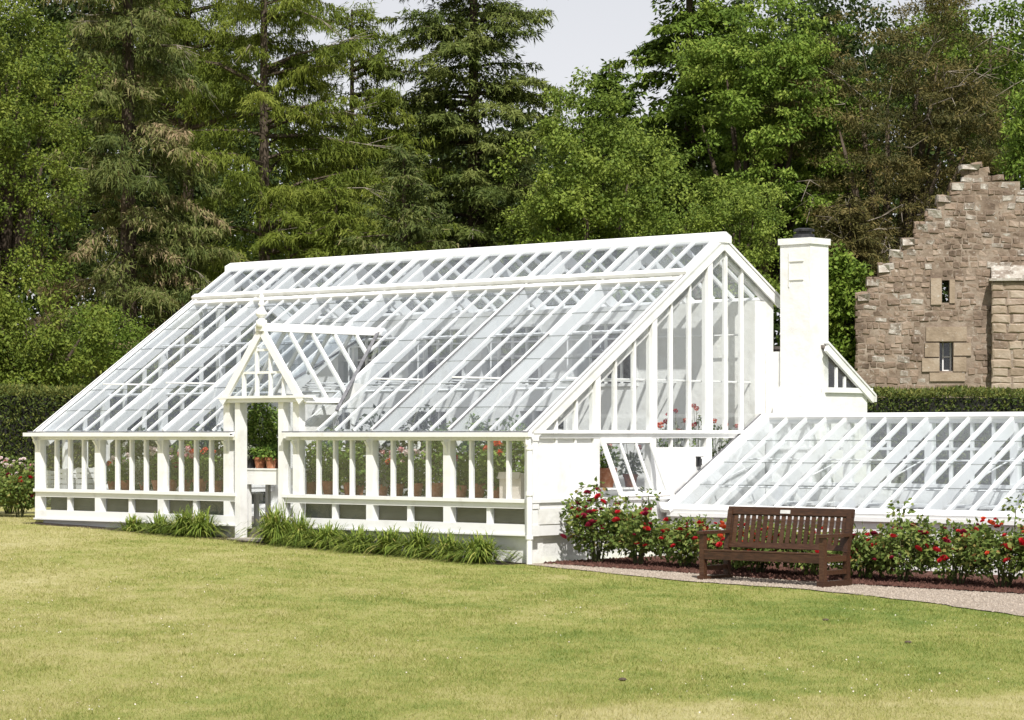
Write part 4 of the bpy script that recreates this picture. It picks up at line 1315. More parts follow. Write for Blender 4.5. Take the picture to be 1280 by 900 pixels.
def rose_bush(k, t, h, r, nfl, label, cols=('red', 'red', 'dark'), group='red rose bushes along the lean-to', world=None, seed=0, tall=0):
    rl = random.Random(seed + 100)
    X, Y = world if world else G(k, t)
    o = thing('rose_bush', label, 'rose bush', (X, Y, gz(X, Y)), rl.uniform(0, 6.28), group)
    m = MB(); tips = []
    for i in range(9):
        a = rl.uniform(0, 6.28); rr_ = rl.uniform(.15, .95) * r; hh = h * rl.uniform(.62, 1.0)
        e = (math.cos(a) * rr_, math.sin(a) * rr_, hh)
        m.tube([(math.cos(a) * .05, math.sin(a) * .05, -.03), (e[0] * .45, e[1] * .45, hh * .5), e], [.013, .010, .006], 5)
        tips.append(e)
        for q in range(2):
            b = a + rl.uniform(-1, 1); f = rl.uniform(.35, .7)
            s0 = (e[0] * f, e[1] * f, hh * f); e2 = (s0[0] + math.cos(b) * r * .4, s0[1] + math.sin(b) * r * .4, s0[2] + rl.uniform(.12, .3) * h)
            m.tube([s0, e2], [.008, .004], 4); tips.append(e2)
    for i in range(tall):
        a = rl.uniform(0, 6.28); e = (math.cos(a) * r * .4, math.sin(a) * r * .4, h * rl.uniform(1.15, 1.35))
        m.tube([(0, 0, 0), (e[0] * .8, e[1] * .8, h * .7), e], [.011, .009, .005], 5); tips.append(e)
    m.build('stems', M['stem'], o)
    Vs = []; n_tot = 0
    for e in tips:
        v, P = place_leaf_blob(52, e, .16, .16, .16, .074, .050)
        Vs.append(v); n_tot += 52
    v, P = place_leaf_blob(650, (0, 0, h * .54), r * .98, r * .98, h * .38, .074, .050); Vs.append(v); n_tot += 650
    link('foliage', np_mesh('foliage', np.concatenate(Vs), 4, M['rose_leaf'], rng.beta(2, 2.3, n_tot)), o)
    for i in range(nfl):
        if i < len(tips): e = tips[(i * 7) % len(tips)]; p = (e[0] + rl.uniform(-.05, .05), e[1] + rl.uniform(-.05, .05), e[2] + .03)
        else:
            wz = o.rotation_euler.z
            a = rl.uniform(0, 6.28) if rl.random() < .35 else -math.pi / 2 - wz + rl.gauss(0, .75)
            el = rl.uniform(-.35, 1.3); f = rl.uniform(1.0, 1.16)
            p = (math.cos(a) * math.cos(el) * r * f, math.sin(a) * math.cos(el) * r * f, h * (.55 + .46 * math.sin(el)) * f)
        s = rl.uniform(.05, .125)
        link('rose', rl.choice(ROSE[rl.choice(cols)]), o, p, (rl.uniform(-.7, .7), rl.uniform(-.7, .7), rl.uniform(0, 6)), (s, s, s * .9))
    return o
# (along, back, height, radius, flowers, label)
RB = [
    (.62, .72, .98, .40, 24, 'tall red rose bush nearest the white downpipe, dark blooms above its top', ('dark', 'dark', 'red'), 2),
    (1.30, .80, .86, .42, 22, 'red rose bush below the tilted opening window', ('dark', 'red', 'red'), 1),
    (2.05, .82, .72, .44, 20, 'low leafy red rose bush between the tilted window and the bench', ('red', 'dark'), 0),
    (2.80, .85, .70, .44, 22, 'red rose bush left of the bench, second bush from its armrest', ('red', 'red', 'orange'), 0),
    (3.40, .62, .72, .42, 24, 'bright red rose bush right behind the left armrest of the bench', ('red', 'red', 'orange'), 0),
    (4.15, .80, .66, .42, 18, 'rose bush behind the left half of the bench, seen between its slats', ('red',), 0),
    (4.95, .80, .66, .42, 18, 'rose bush behind the right half of the bench, seen between its slats', ('red', 'dark'), 0),
    (5.62, .70, .74, .40, 18, 'rose bush with few blooms touching the right end of the bench', ('red', 'dark'), 1),
    (6.30, .85, .72, .44, 22, 'rose bush with small red blooms, first clear of the bench on its right', ('red', 'red', 'dark'), 0),
    (7.00, .80, .80, .45, 24, 'rose bush with one large scarlet bloom in the middle of the right bed', ('red', 'orange', 'red'), 1),
    (7.75, .82, .84, .46, 24, 'bushy red rose with tall bare shoots, next to last towards the right edge', ('red', 'red', 'dark'), 2),
    (8.45, .75, .86, .46, 24, 'rightmost red rose bush, cut by the edge of the picture', ('red', 'dark', 'dark'), 1),
    (9.30, .80, .80, .46, 10, 'rose bush beyond the right edge bed, half hidden outside the picture', ('red',), 0),
]
for i, (k, t, h, r, nf, lab, cols, tall) in enumerate(RB[:-1]):
    rose_bush(k, t, h * (.86 if k < 5.5 else .98), r * 1.12, int(nf * 2.0), lab, cols, seed=i, tall=tall)
rose_bush(0, 0, .72, .46, 26, 'red rose bush at the far left corner of the greenhouse', ('red', 'dark', 'red'), 'roses at the left corner', (px(24, 45.5), 45.5), 31)
rose_bush(0, 0, .70, .46, 24, 'dark red rose bush at the left edge of the picture', ('red', 'dark'), 'roses at the left corner', (px(-14, 45.8), 45.8), 32)
rose_bush(0, 0, .90, .55, 60, 'pale pink rose bush standing behind the red ones at the left corner', ('pale', 'pale', 'pink'), 'roses at the left corner', (px(12, 46.8), 46.8), 33)

# ---- strap-leaved clumps along the front wall
def strap_clump(k, t, r, h, n, label, seed):
    X, Y = G(k, t)
    o = thing('strap_leaf_plant', label, 'border plant', (X, Y, gz(X, Y)), 0, 'strap-leaved plants along the greenhouse front')
    g = np.random.default_rng(seed)
    a = g.uniform(0, 2 * np.pi, n); lean = g.uniform(.25, 1.0, n) ** .8 * r; hh = h * g.uniform(.6, 1.1, n) * (1 - .35 * lean / r)
    b = np.stack([np.cos(a) * r * .3 * g.uniform(-1, 1, n), np.sin(a) * r * .2 * g.uniform(-1, 1, n), np.full(n, -.02)], 1); lean = lean * np.where(np.sin(a) > .3, .35, 1.0)
    d = np.stack([np.cos(a), np.sin(a), np.zeros(n)], 1); sd = np.stack([-np.sin(a), np.cos(a), np.zeros(n)], 1)
    w = g.uniform(.009, .017, n)
    segs = 4; Vq = []
    pr = None
    for s in range(segs + 1):
        f = s / segs
        droop = (1 - (1 - f) ** 2) if True else f
        z = hh * (2.3 * f - 1.65 * f * f * (0.55 + lean / r * .85))
        p = b + d * (lean * f ** 1.3)[:, None] + np.array([0, 0, 1]) * z[:, None]
        ww = w * (1 - f) ** .5 if s < segs else w * .05
        l, q = p - sd * ww[:, None], p + sd * ww[:, None]
        if pr is not None: Vq.append(np.stack([pr[0], pr[1], q, l], 1))
        pr = (l, q)
    V = np.stack(Vq, 1).reshape(-1, 3)
    tint = np.repeat(g.beta(2, 2.2, n), segs)
    link('leaf_blades', np_mesh('leaf_blades', V, 4, M['strap'], tint), o)
SC = [(-8.15, -.14, .32, .26, 120, 'low strap-leaved plant furthest left along the greenhouse foot'),
      (-7.45, -.17, .34, .32, 130, 'strap-leaved plant under the third front window bay from the left'),
      (-6.85, -.20, .40, .42, 190, 'thick strap-leaved clump just left of the doorway'),
      (-6.45, -.22, .36, .44, 150, 'upright strap-leaved tuft touching the left door post'),
      (-4.72, -.25, .44, .56, 240, 'tallest strap-leaved clump just right of the doorway'),
      (-4.20, -.28, .42, .46, 200, 'strap-leaved clump under the first low pane right of the doorway'),
      (-3.62, -.27, .44, .38, 200, 'spreading strap-leaved clump second from the doorway on the right'),
      (-3.00, -.25, .46, .34, 200, 'low yellowing strap-leaved clump at mid length of the right front wall'),
      (-2.40, -.26, .46, .38, 210, 'strap-leaved clump below the middle of the right front wall'),
      (-1.80, -.26, .42, .42, 190, 'tall strap-leaved clump with dry tips, third from the downpipe'),
      (-1.20, -.26, .42, .38, 200, 'dense strap-leaved clump, second from the downpipe'),
      (-.62, -.26, .42, .40, 230, 'dense dark strap-leaved clump nearest the downpipe')]
for i, a in enumerate(SC): strap_clump(a[0], a[1] - .06, a[2] * 1.75, a[3] * 1.1, int(a[4] * 1.9), a[5], 60 + i)

# ---- potted plants inside
def floret_mesh(name, mat, seed):
    """round geranium head of many small petals, one unit across"""
    g = np.random.default_rng(seed); n = 46
    d = unit(g.normal(size=(n, 3)) + np.array([0, 0, .35])); P = d * .34
    V = leaves(P - d * .08, unit(np.cross(d, unit(g.normal(size=(n, 3)))) + d * .5), d, g.uniform(.26, .4, n), g.uniform(.24, .36, n))
    return np_mesh(name, V, 4, mat, g.uniform(0, 1, n))
HEAD = {k: [floret_mesh('flower_head', M[m], s) for s in (1, 2)] for k, m in (('red', 'petal_orange'), ('pink', 'petal_pink'), ('pale', 'petal_pale'), ('dark', 'petal_red'))}
def potted(k, y, z, label, h=.3, r=.16, pot=.11, leaf='pot_leaf', heads=(), ln=.07, wd=.045, n=260, potmat='terracotta', group='potted plants inside the greenhouse', tall_heads=False, seed=0):
    rl = random.Random(seed + 500)
    X, Y = G(k, y)
    o = thing('potted_plant', label, 'potted plant', (X, Y, z), rl.uniform(0, 6), group)
    pot = pot * rl.uniform(.72, 1.0)
    ph = pot * 1.75
    m = MB(); m.lathe([(pot * .66, 0), (pot * .9, ph * .74), (pot * 1.0, ph * .75), (pot * 1.03, ph), (pot * .93, ph), (pot * .9, ph * .9)], 16)
    m.build('pot', M[potmat], o)
    MB().lathe([(pot * .88, ph * .88), (pot * .88, ph * .91)], 12).build('soil', M['soil'], o)
    m = MB(); Vs = []
    for i in range(7):
        a = rl.uniform(0, 6.28); e = (math.cos(a) * r * .6, math.sin(a) * r * .6, ph + h * rl.uniform(.5, .95))
        m.tube([(math.cos(a) * .02, math.sin(a) * .02, ph * .9), e], [.007, .004], 4)
    hp_ = []
    for i, c in enumerate(heads):
        a = rl.uniform(0, 6.28); f = rl.uniform(.2, 1.0)
        e = (math.cos(a) * r * f, math.sin(a) * r * f, ph + h * (rl.uniform(.75, 1.15) if not tall_heads else rl.uniform(1.1, 1.75)))
        m.tube([(e[0] * .2, e[1] * .2, ph + h * .3), e], [.005, .003], 4); hp_.append((c, e))
    m.build('stems', M['stem'], o)
    v, P = place_leaf_blob(n, (0, 0, ph + h * .46), r, r, h * .56, ln, wd, .35, .2)
    link('foliage', np_mesh('foliage', v, 4, M[leaf], rng.beta(2, 2, n)), o)
    for c, e in hp_:
        s = rl.uniform(.085, .125)
        link('flower_head', rl.choice(HEAD[c]), o, e, (rl.uniform(-.4, .4), rl.uniform(-.4, .4), rl.uniform(0, 6)), (s, s, s * .85))
    return o
ZS = .886
def lx(p, y):
    """greenhouse x at depth y that shows at picture column p"""
    q = (p - 640.0) / F_PX
    return (q * (GY + y * CA) - GX - y * SA) / (CA + q * SA)
def ly(p, x):
    q = (p - 640.0) / F_PX
    return (q * (GY - x * SA) - GX - x * CA) / (SA - q * CA)
PP = [
    (lx(388, .45), .45, 'small green potted plant right of the doorway, first on the right staging', dict(h=.34, r=.17)),
    (lx(411, .50), .50, 'broad green potted plant in a large clay pot, second on the right staging', dict(h=.50, r=.22, pot=.13, n=380)),
    (lx(437, .45), .45, 'orange clay pot with a bushy green plant left of the second right post', dict(h=.42, r=.20, pot=.14, n=340)),
    (lx(449, .62), .62, 'tall leafy potted plant behind the orange clay pot', dict(h=.62, r=.18, pot=.10, n=380)),
    (lx(478, .42), .42, 'grey-leaved potted plant beside the second right post', dict(h=.30, r=.17, leaf='silver_leaf')),
    (lx(497, .48), .48, 'potted plant with salmon pink and white flower heads', dict(h=.34, r=.20, heads=('pink', 'pink', 'pale', 'red', 'pink'))),
    (lx(520, .44), .44, 'white-flowered potted plant in a long clay pot', dict(h=.34, r=.20, pot=.13, heads=('pale', 'pale', 'pale'), n=320)),
    (lx(546, .52), .52, 'brown clay pot with a tall green plant left of the third right post', dict(h=.66, r=.16, pot=.13, n=420)),
    (lx(576, .44), .44, 'low potted plant with one dark pink flower right of the third right post', dict(h=.30, r=.17, heads=('pink', 'dark'))),
    (lx(597, .50), .50, 'very tall climbing potted plant near the right end of the staging', dict(h=.78, r=.18, pot=.12, n=520)),
    (lx(621, .44), .44, 'potted geranium with bright scarlet flower heads and clay pot', dict(h=.46, r=.19, pot=.11, heads=('red', 'red', 'red', 'red', 'dark'), n=340)),
    (lx(647, .62), .62, 'tall green potted plant in the last pane before the corner post', dict(h=.72, r=.17, n=460)),
    (lx(157, .42), .42, 'pale yellow-flowered potted plant, first in the second left bay', dict(h=.30, r=.18, heads=('pale', 'pale', 'pale', 'pale'))),
    (lx(180, .46), .46, 'silvery potted plant in the middle of the second left bay', dict(h=.32, r=.19, leaf='silver_leaf', heads=('pale',))),
    (lx(197, .42), .42, 'white-flowered potted plant left of the post of the third left bay', dict(h=.36, r=.18, heads=('pale', 'pale', 'pale', 'pale', 'pale'))),
    (lx(214, .42), .42, 'dark red flowering potted plant, first in the third left bay', dict(h=.22, r=.14, heads=('dark', 'dark', 'dark'))),
    (lx(231, .46), .46, 'pink and white flowering potted plant in the third left bay', dict(h=.34, r=.18, heads=('pink', 'pink', 'pale', 'pale'))),
    (lx(250, .42), .42, 'orange-red flowering plant in a clay pot in the third left bay', dict(h=.34, r=.18, pot=.12, heads=('red', 'red', 'red', 'pink'))),
    (lx(271, .46), .46, 'round olive green potted plant next to the left door post', dict(h=.30, r=.17, n=340)),
    (lx(140, .48), .48, 'small flowering potted plant beside the first left post', dict(h=.25, r=.13, heads=('pale', 'red'))),
]
for i, (k, y, lab, kw) in enumerate(PP): kw['h'] = kw['h'] * 1.25; kw['r'] = kw['r'] * 1.35; kw['n'] = int(kw.get('n', 260) * 2.0); kw['heads'] = tuple(kw.get('heads', ())) * 2; potted(k, y, ZS, lab, seed=i, **kw)
# taller plants standing on the floor behind the staging
for i, (p, y, h, r, lf, lab) in enumerate([(408, 1.35, 1.35, .36, 'leaf_mid', 'dark climbing plant in a floor pot, first behind the right staging'), (468, 1.5, 1.55, .42, 'leaf_dark', 'dark tall plant in a floor pot behind the second right post'), (524, 1.4, 1.6, .44, 'leaf_dark', 'big dark shrub in a floor pot behind the middle right windows'),
                                         (582, 1.45, 1.5, .42, 'leaf_mid', 'leafy tall shrub in a floor pot behind the third right post'), (636, 1.3, 1.45, .40, 'pot_leaf', 'bright leafy shrub in a floor pot in the last right bay'),
                                         (172, 1.5, 1.25, .40, 'leaf_dark', 'dark shrub in a floor pot behind the second left bay'), (232, 1.5, 1.45, .44, 'leaf_mid', 'leafy shrub in a floor pot behind the third left bay'), (268, 1.3, 1.3, .36, 'leaf_dark', 'dark shrub in a floor pot left of the doorway')]):
    potted(lx(p, y), y, .346, lab, h=h, r=r, pot=.19, leaf=lf, n=1100, ln=.10, wd=.055, seed=80 + i, group='tall plants on the greenhouse floor')
# on the table behind the doorway
big = potted(lx(328, .52), .52, 1.271, 'tall dense green shrub in a pot filling the open doorway', h=.88, r=.27, pot=.13, n=1700, leaf='shrub_leaf', ln=.085, wd=.04, seed=40)
potted(lx(347, .62), .62, 1.271, 'smaller bright green shrub right of the tall one in the doorway', h=.60, r=.16, pot=.11, n=700, leaf='shrub_leaf', ln=.08, wd=.04, seed=41)
potted(lx(314, .34), .34, 1.271, 'grey-leaved plant in a dark pot at the left of the doorway table', h=.26, r=.17, pot=.12, leaf='silver_leaf', potmat='black', seed=42)
potted(lx(325, .32), .32, 1.271, 'small clay pot with a low plant at the middle of the doorway table', h=.16, r=.13, pot=.10, seed=43)
potted(lx(339, .32), .32, 1.271, 'wider clay pot with a low plant at the right of the doorway table', h=.18, r=.15, pot=.12, seed=44)
# at the right gable
potted(-.45, ly(757, -.45), 1.021, 'big brown clay pot with a leafy plant behind the tilted window', h=.34, r=.20, pot=.19, heads=('pink',), seed=50)
potted(-.40, ly(788, -.4), 1.021, 'pink-flowered potted plant behind the tilted window', h=.34, r=.2, pot=.12, heads=('pink', 'pink', 'dark'), tall_heads=True, leaf='silver_leaf', seed=51)
for i, (yy, hh, heads, lab) in enumerate([(ly(824, -.38), .72, ('red', 'dark'), 'tall geranium with a single low red head left in the gable'), (ly(846, -.38), .86, ('dark', 'red', 'red', 'dark'), 'tall red geranium in the middle of the gable glass'),
                                    (ly(872, -.38), .92, ('red', 'red', 'dark'), 'tallest red geranium at the middle gable post'), (ly(896, -.38), .78, ('red', 'red'), 'tall scarlet geranium right of the gable post'), (ly(917, -.38), .72, ('pink', 'red'), 'pink-red geranium nearest the white masonry in the gable')]):
    potted(-.38, yy, 1.021, lab, h=hh, r=.14, pot=.11, heads=heads, n=200, leaf='silver_leaf' if i == 1 else 'pot_leaf', seed=60 + i)
# red bucket, white tubs, card box
bu = thing('bucket', 'red plastic bucket on the staging by the left door post', 'bucket', (*G(lx(291, .35), .35), ZS), 0)
MB().lathe([(.085, 0), (.12, .24), (.128, .24), (.128, .26), (.115, .26), (.085, .02)], 18).build('tub', M['red'], bu)
MB().tube([(.12 * math.cos(a), 0, .25 + .13 * math.sin(a)) for a in np.linspace(0, math.pi, 9)], .006, 5).build('handle', M['steel'], bu)
cb = thing('card_box', 'pale cardboard box on the staging at the right front corner', 'box', (*G(lx(643, .3), .3), ZS), -A)
m = MB(); m.box(-.20, .20, -.09, .09, 0, .36); m.build('carton', M['card'], cb)
m = MB(); m.beam((-.20, -.12, .33), (.20, -.12, .33), .008, .10, (0, .4, 1)); m.build('flap', M['card'], cb)
for i, (k, w, h, lab) in enumerate([(lx(60, .45), .34, .30, 'white seed tray rack at the far left window, first of the white boxes'), (lx(84, .45), .30, .34, 'white crate in the far left bay, left of the wire rack'), (lx(108, .45), .22, .36, 'white wire rack at the right of the far left bay')]):
    t = thing('crate', lab, 'crate', (*G(k, .45), ZS), -A)
    m = MB()
    nsl = 4
    for j in range(nsl):
        z0 = h * j / nsl + .005; z1 = h * (j + 1) / nsl - .012
        m.box(-w / 2, w / 2, -.13, -.115, z0, z1); m.box(-w / 2, w / 2, .115, .13, z0, z1); m.box(-w / 2, -w / 2 + .014, -.114, .114, z0, z1); m.box(w / 2 - .014, w / 2, -.114, .114, z0, z1)
    m.build('sides', M['paint'], t)
    m = MB()
    for sx in (-1, 1):
        for sy in (-1, 1): m.box(sx * (w / 2 - .02) - .018, sx * (w / 2 - .02) + .018, sy * .09 - .018, sy * .09 + .018, 0, h)
    m.build('corner_posts', M['cream'], t)
# dark clods lying on the lawn
for i, (x, y, lab) in enumerate([(778, 833, 'dark curled dead leaf on the lawn, nearest the camera'), (1032, 767, 'small dark clod on the lawn in front of the bench'), (1135, 790, 'small dark clod on the lawn toward the right')]):
    d = 1.85 * F_PX / (y - 542); X = px(x, d)
    mm = MB(); mm.lathe([(.015, 0), (.038, .010), (.026, .022), (.008, .026)], 7); o = mm.build('clod', M['bark'], None, (X, d, gz(X, d) + .004))
    o.scale = (1, .6, 1); tag(o, lab, 'clod')

# ================================================================ trees
def trunk_mesh(o, pts, rad, mat='bark', name='trunk', extra=()):
    m = MB(); m.tube(pts, rad, 10)
    for p, r in extra: m.tube(p, r, 6)
    return m.build(name, M[mat], o, smooth=True)

def broadleaf(x, d, zc, rx, rz, mat, label, nclump=220, per=80, ln=.12, wd=.075, clr=.45, seed=0, name='broadleaf_tree', trunk=True, lobes=7, ry=None, cat='tree', flat=.75, twigs=0, var=.22, hang=.35):
    g = np.random.default_rng(seed)
    X, Y = px(x, d), d
    zg = gz(X, Y)
    o = thing(name, label, cat, (X, Y, zg), 0, 'trees and shrubs behind the greenhouse')
    ry = ry or rx
    # lobes give an uneven outline; clumps sit on and in them
    lc = unit(g.normal(size=(lobes, 3))) * np.array([rx, ry, rz]) * g.uniform(.35, .72, (lobes, 1)); lc[:, 2] += zc - zg
    lr = g.uniform(.38, .62, lobes)
    which = g.integers(0, lobes, nclump)
    dd = unit(g.normal(size=(nclump, 3)) + np.array([0, -.35, .15]))
    rad = g.uniform(.35, 1.0, nclump) ** .45
    Cc = lc[which] + dd * (rad * lr[which])[:, None] * np.array([rx, ry, rz])
    Cc[:, 2] = np.maximum(Cc[:, 2], .35)
    per_n = np.maximum(12, (per * g.uniform(.5, 1.5, nclump)).astype(int))
    idx = np.repeat(np.arange(nclump), per_n); n = len(idx)
    q = unit(g.normal(size=(n, 3))) * (g.uniform(0, 1, n) ** .5)[:, None] * (clr * g.uniform(.6, 1.3, nclump))[idx][:, None] * np.array([1, 1, flat])
    P = Cc[idx] + q
    D = unit(q * .6 / clr + g.normal(size=(n, 3)) * .5 + np.array([0, 0, -hang]))
    Nn = unit(np.array([0, -.25, .9]) + g.normal(size=(n, 3)) * .55)
    V = leaves(P, D, Nn, g.uniform(ln * .6, ln * 1.3, n), g.uniform(wd * .6, wd * 1.3, n))
    tint = np.clip(g.normal(.45, .17, n) + (g.uniform(-var, var, nclump))[idx], 0, 1)
    if trunk:
        zt = zc - zg
        ex = []
        for i in range(lobes):
            e = lc[i]
            ex.append(([(0, 0, zt * .45), (e[0] * .5, e[1] * .5, (zt * .5 + e[2]) * .5), tuple(e)], [.13 * rx / 2, .08 * rx / 2, .02]))
        trunk_mesh(o, [(0, .1, -.2), (.03, .3, zt * .3), (0, .6, zt * .75), (.04, .6, zt + rz * .3)], [.17 * rx / 2 + .08, .13 * rx / 2 + .05, .09 * rx / 2, .03], extra=ex)
    link('crown', np_mesh('crown', V, 4, M[mat], tint), o)
    for i in range(twigs):
        c = Cc[int(g.integers(0, nclump))]
        out = unit((c - np.array([0, 0, zc - zg]))[None])[0] * np.array([1, 1, .6]); out[1] -= .5
        a = c - out * .3; b = c + out * .45 + g.normal(size=3) * .15; e = b + out * .35 + g.normal(size=3) * .25
        m = MB(); m.tube([tuple(a), tuple(b), tuple(e)], [.016, .012, .005], 4)
        for q in range(2): m.tube([tuple(b), tuple(b + g.normal(size=3) * .22 + out * .15)], [.008, .003], 3)
        m.build('dead_twig', M['palebark'], o)
    return o

def conifer(x, d, ztop, z0, rbot, mat, label, seed=0, step=.26, nb=5, rise=.1, droop=.35, ln=.26, wd=.055, hang=.35, power=.8, twist=1.0, name='conifer_tree', bare=0.0, dens=1.0, trunk_r=.2, side=None, dead=0, clipz=15.0, tintc=.45, lean=0.0, rtop=.12, core=5000, tv=.2):
    """trunk, whorls of limbs, side twigs on each limb, hanging sprays on the twigs"""
    g = np.random.default_rng(seed)
    X, Y = px(x, d), d; zg = gz(X, Y)
    o = thing(name, label, 'tree', (X, Y, zg), 0, 'trees and shrubs behind the greenhouse')
    B0 = []; L_ = []; AZ = []; RS = []; DR = []
    z = z0
    H = ztop - z0
    limbs = []
    while z < min(ztop, clipz):
        f = (z - z0) / H
        lb = rbot * ((1 - f) ** power) + rtop
        for i in range(nb):
            az = g.uniform(0, 2 * np.pi)
            if side is not None and g.uniform() < .4: az = side + g.normal() * .7
            if g.uniform() < bare: continue
            L_.append(lb * g.uniform(.55, 1.12)); AZ.append(az); B0.append(z + g.uniform(-step, step) * .6); RS.append(rise * g.uniform(.3, 1.6)); DR.append(droop * g.uniform(.5, 1.4))
        z += step * (1.0 if z < 12.5 else 1.8)
    L_, AZ, B0, RS, DR = map(np.array, (L_, AZ, B0, RS, DR)); nbr = len(L_)
    dirs = np.stack([np.cos(AZ), np.sin(AZ)], 1)
    def pt(i, f):          # point on limb i at fraction f
        h = L_[i] * f
        zz = B0[i] + L_[i] * (RS[i] * f * 1.6 - DR[i] * f ** 2 + .16 * np.clip(f - .75, 0, 1) )
        return np.stack([dirs[i, 0] * h, dirs[i, 1] * h, zz], -1)
    # limbs
    m = MB()
    for i in range(0, nbr, 2):
        ps = [tuple(pt(np.array([i]), np.array([f]))[0]) for f in (0, .35, .7, .95)]
        m.tube(ps, [.012 + .018 * L_[i], .010 + .012 * L_[i], .012, .004], 4)
    zt_ = min(ztop, clipz + .6)
    m.tube([(0, 0, -.2), (.02, 0, (z0) * .6), (lean * .5, 0, zt_ * .6), (lean, 0, zt_)], [trunk_r * 1.15, trunk_r, trunk_r * .62, max(.03, trunk_r * (1 - zt_ / (ztop + 1)))], 10)
    m.build('trunk', M['bark'], o)
    # twigs
    per = np.maximum(4, (L_ * 11 * dens)).astype(int)
    bi = np.repeat(np.arange(nbr), per); nt_ = len(bi)
    f = g.uniform(.12, 1.0, nt_) ** .75
    base = pt(bi, f)
    sgn = np.where(g.uniform(size=nt_) < .5, 1, -1)
    fw = g.uniform(.35, .95, nt_)
    tl = (.22 + .42 * (1 - f) * L_[bi] * .5) * g.uniform(.6, 1.25, nt_) * twist
    lat = np.stack([-dirs[bi, 1] * sgn, dirs[bi, 0] * sgn], 1)
    td = np.stack([dirs[bi, 0] * fw + lat[:, 0], dirs[bi, 1] * fw + lat[:, 1], g.normal(-.12, .18, nt_)], 1); td = unit(td)
    # sprays
    ns_ = np.maximum(5, (tl * 32)).astype(int)
    ti = np.repeat(np.arange(nt_), ns_); n = len(ti)
    u = g.uniform(0, 1, n)
    P = base[ti] + td[ti] * (tl[ti] * u)[:, None] + np.array([0, 0, -1]) * (hang * .5 * tl[ti] * u ** 2)[:, None] + g.normal(size=(n, 3)) * .03
    hv = g.uniform(0, 1, n)[:, None]
    D = unit(td[ti] * (1 - hv * hang) + np.array([0, 0, -1.]) * hv * hang * 1.6 + g.normal(size=(n, 3)) * .38)
    Nn = unit(np.array([0, -.2, 1.]) + g.normal(size=(n, 3)) * .5)
    V = needles(P, D, Nn, g.uniform(ln * .55, ln * 1.2, n), g.uniform(wd * .7, wd * 1.5, n))
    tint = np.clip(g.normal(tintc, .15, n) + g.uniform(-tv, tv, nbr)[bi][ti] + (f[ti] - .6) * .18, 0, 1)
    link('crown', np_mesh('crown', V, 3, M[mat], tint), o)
    for k in range(dead):
        m = MB()
        i = int(g.integers(0, nbr)); ps = pt(np.array([i, i, i]), np.array([.5, .85, 1.10])); ps[1, 2] += .06; ps[2, 2] += g.uniform(-.1, .25)
        m.tube([tuple(p) for p in ps], [.012, .009, .004], 4)
        for q in range(3):
            e = ps[2] + g.normal(size=3) * .20; m.tube([tuple(ps[1]), tuple(e)], [.006, .003], 3)
        m.build('dead_twig', M['palebark'], o)
    # inner foliage close round the trunk
    ni = int(core)
    if ni:
        zz = g.uniform(z0, min(ztop, clipz), ni); ff = (zz - z0) / H
        rr_ = (rbot * (1 - ff) ** power + rtop) * .50 * g.uniform(0, 1, ni) ** .6; az = g.uniform(0, 2 * np.pi, ni)
        P = np.stack([np.cos(az) * rr_, np.sin(az) * rr_, zz + .25 * np.sin(zz * 9 + az * 3)], 1)
        D = unit(np.stack([np.cos(az), np.sin(az), np.full(ni, -.4)], 1) + g.normal(size=(ni, 3)) * .5)
        V = leaves(P, D, unit(np.array([0, -.2, 1.]) + g.normal(size=(ni, 3)) * .5), g.uniform(ln * .6, ln * 1.2, ni), g.uniform(wd * .7, wd * 1.4, ni))
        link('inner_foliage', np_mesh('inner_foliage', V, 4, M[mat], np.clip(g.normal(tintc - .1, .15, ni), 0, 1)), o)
    return o

# left to right
broadleaf(0, 57.0, 8.2, 2.35, 5.4, 'leaf_oak', 'leafy oak with small yellow-green leaves at the left edge', 330, 165, .080, .048, .36, 1, lobes=16, var=.3)
conifer(160, 63.0, 19.0, 2.6, 2.7, 'needle_brown', 'old spruce with long drooping browned branches on the left', 2, .70, 7, .12, .40, .21, .033, 1.0, .65, 1.2, dens=2.0, trunk_r=.24, dead=26, tintc=.50, core=7000, tv=.36)
conifer(330, 66.0, 17.0, 3.4, 3.9, 'needle_larch', 'feathery yellow-green larch with arching branches and dark trunk', 3, .66, 7, .30, .42, .19, .03, 1.0, .5, 1.05, dens=1.8, trunk_r=.18, side=.2, dead=12, tintc=.46, core=6000, tv=.28)
conifer(235, 70.0, 21.0, 9.6, 3.4, 'needle_larch', 'yellow-green larch crown at the top between spruce and arching larch', 4, .44, 7, .2, .4, 0.187, 0.029, .9, .5, 1.1, dens=1.3, trunk_r=.18, tintc=.42, core=11000)
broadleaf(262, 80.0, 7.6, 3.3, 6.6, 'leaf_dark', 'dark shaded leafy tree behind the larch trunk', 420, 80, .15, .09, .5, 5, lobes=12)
conifer(592, 70.0, 24.0, 3.0, 3.0, 'needle_green', 'tall grey-green spruce in the middle with jagged right edge', 6, .38, 8, .12, .30, 0.187, 0.040, .55, .36, 1.0, dens=1.6, trunk_r=.24, dead=10, tintc=.45, core=16000, tv=.28)
conifer(440, 69.0, 12.4, 3.0, 3.1, 'needle_larch', 'arching larch filling the gap between the trunked larch and the middle spruce', 7, .42, 7, .32, .42, .19, .03, .9, .42, 1.0, dens=1.4, trunk_r=.15, tintc=.42, core=7000, side=.1)
conifer(505, 61.5, 7.9, 2.2, 2.0, 'needle_brown', 'low olive-brown conifer right behind the greenhouse ridge', 8, .28, 7, .25, .35, 0.172, 0.032, .6, .5, 1.0, dens=1.3, trunk_r=.12, tintc=.32, dead=6)
conifer(420, 62.5, 7.2, 2.2, 1.9, 'needle_larch', 'low green conifer behind the left half of the ridge', 9, .28, 7, .2, .4, 0.172, 0.032, .7, .5, 1.0, dens=1.3, trunk_r=.12, tintc=.40)
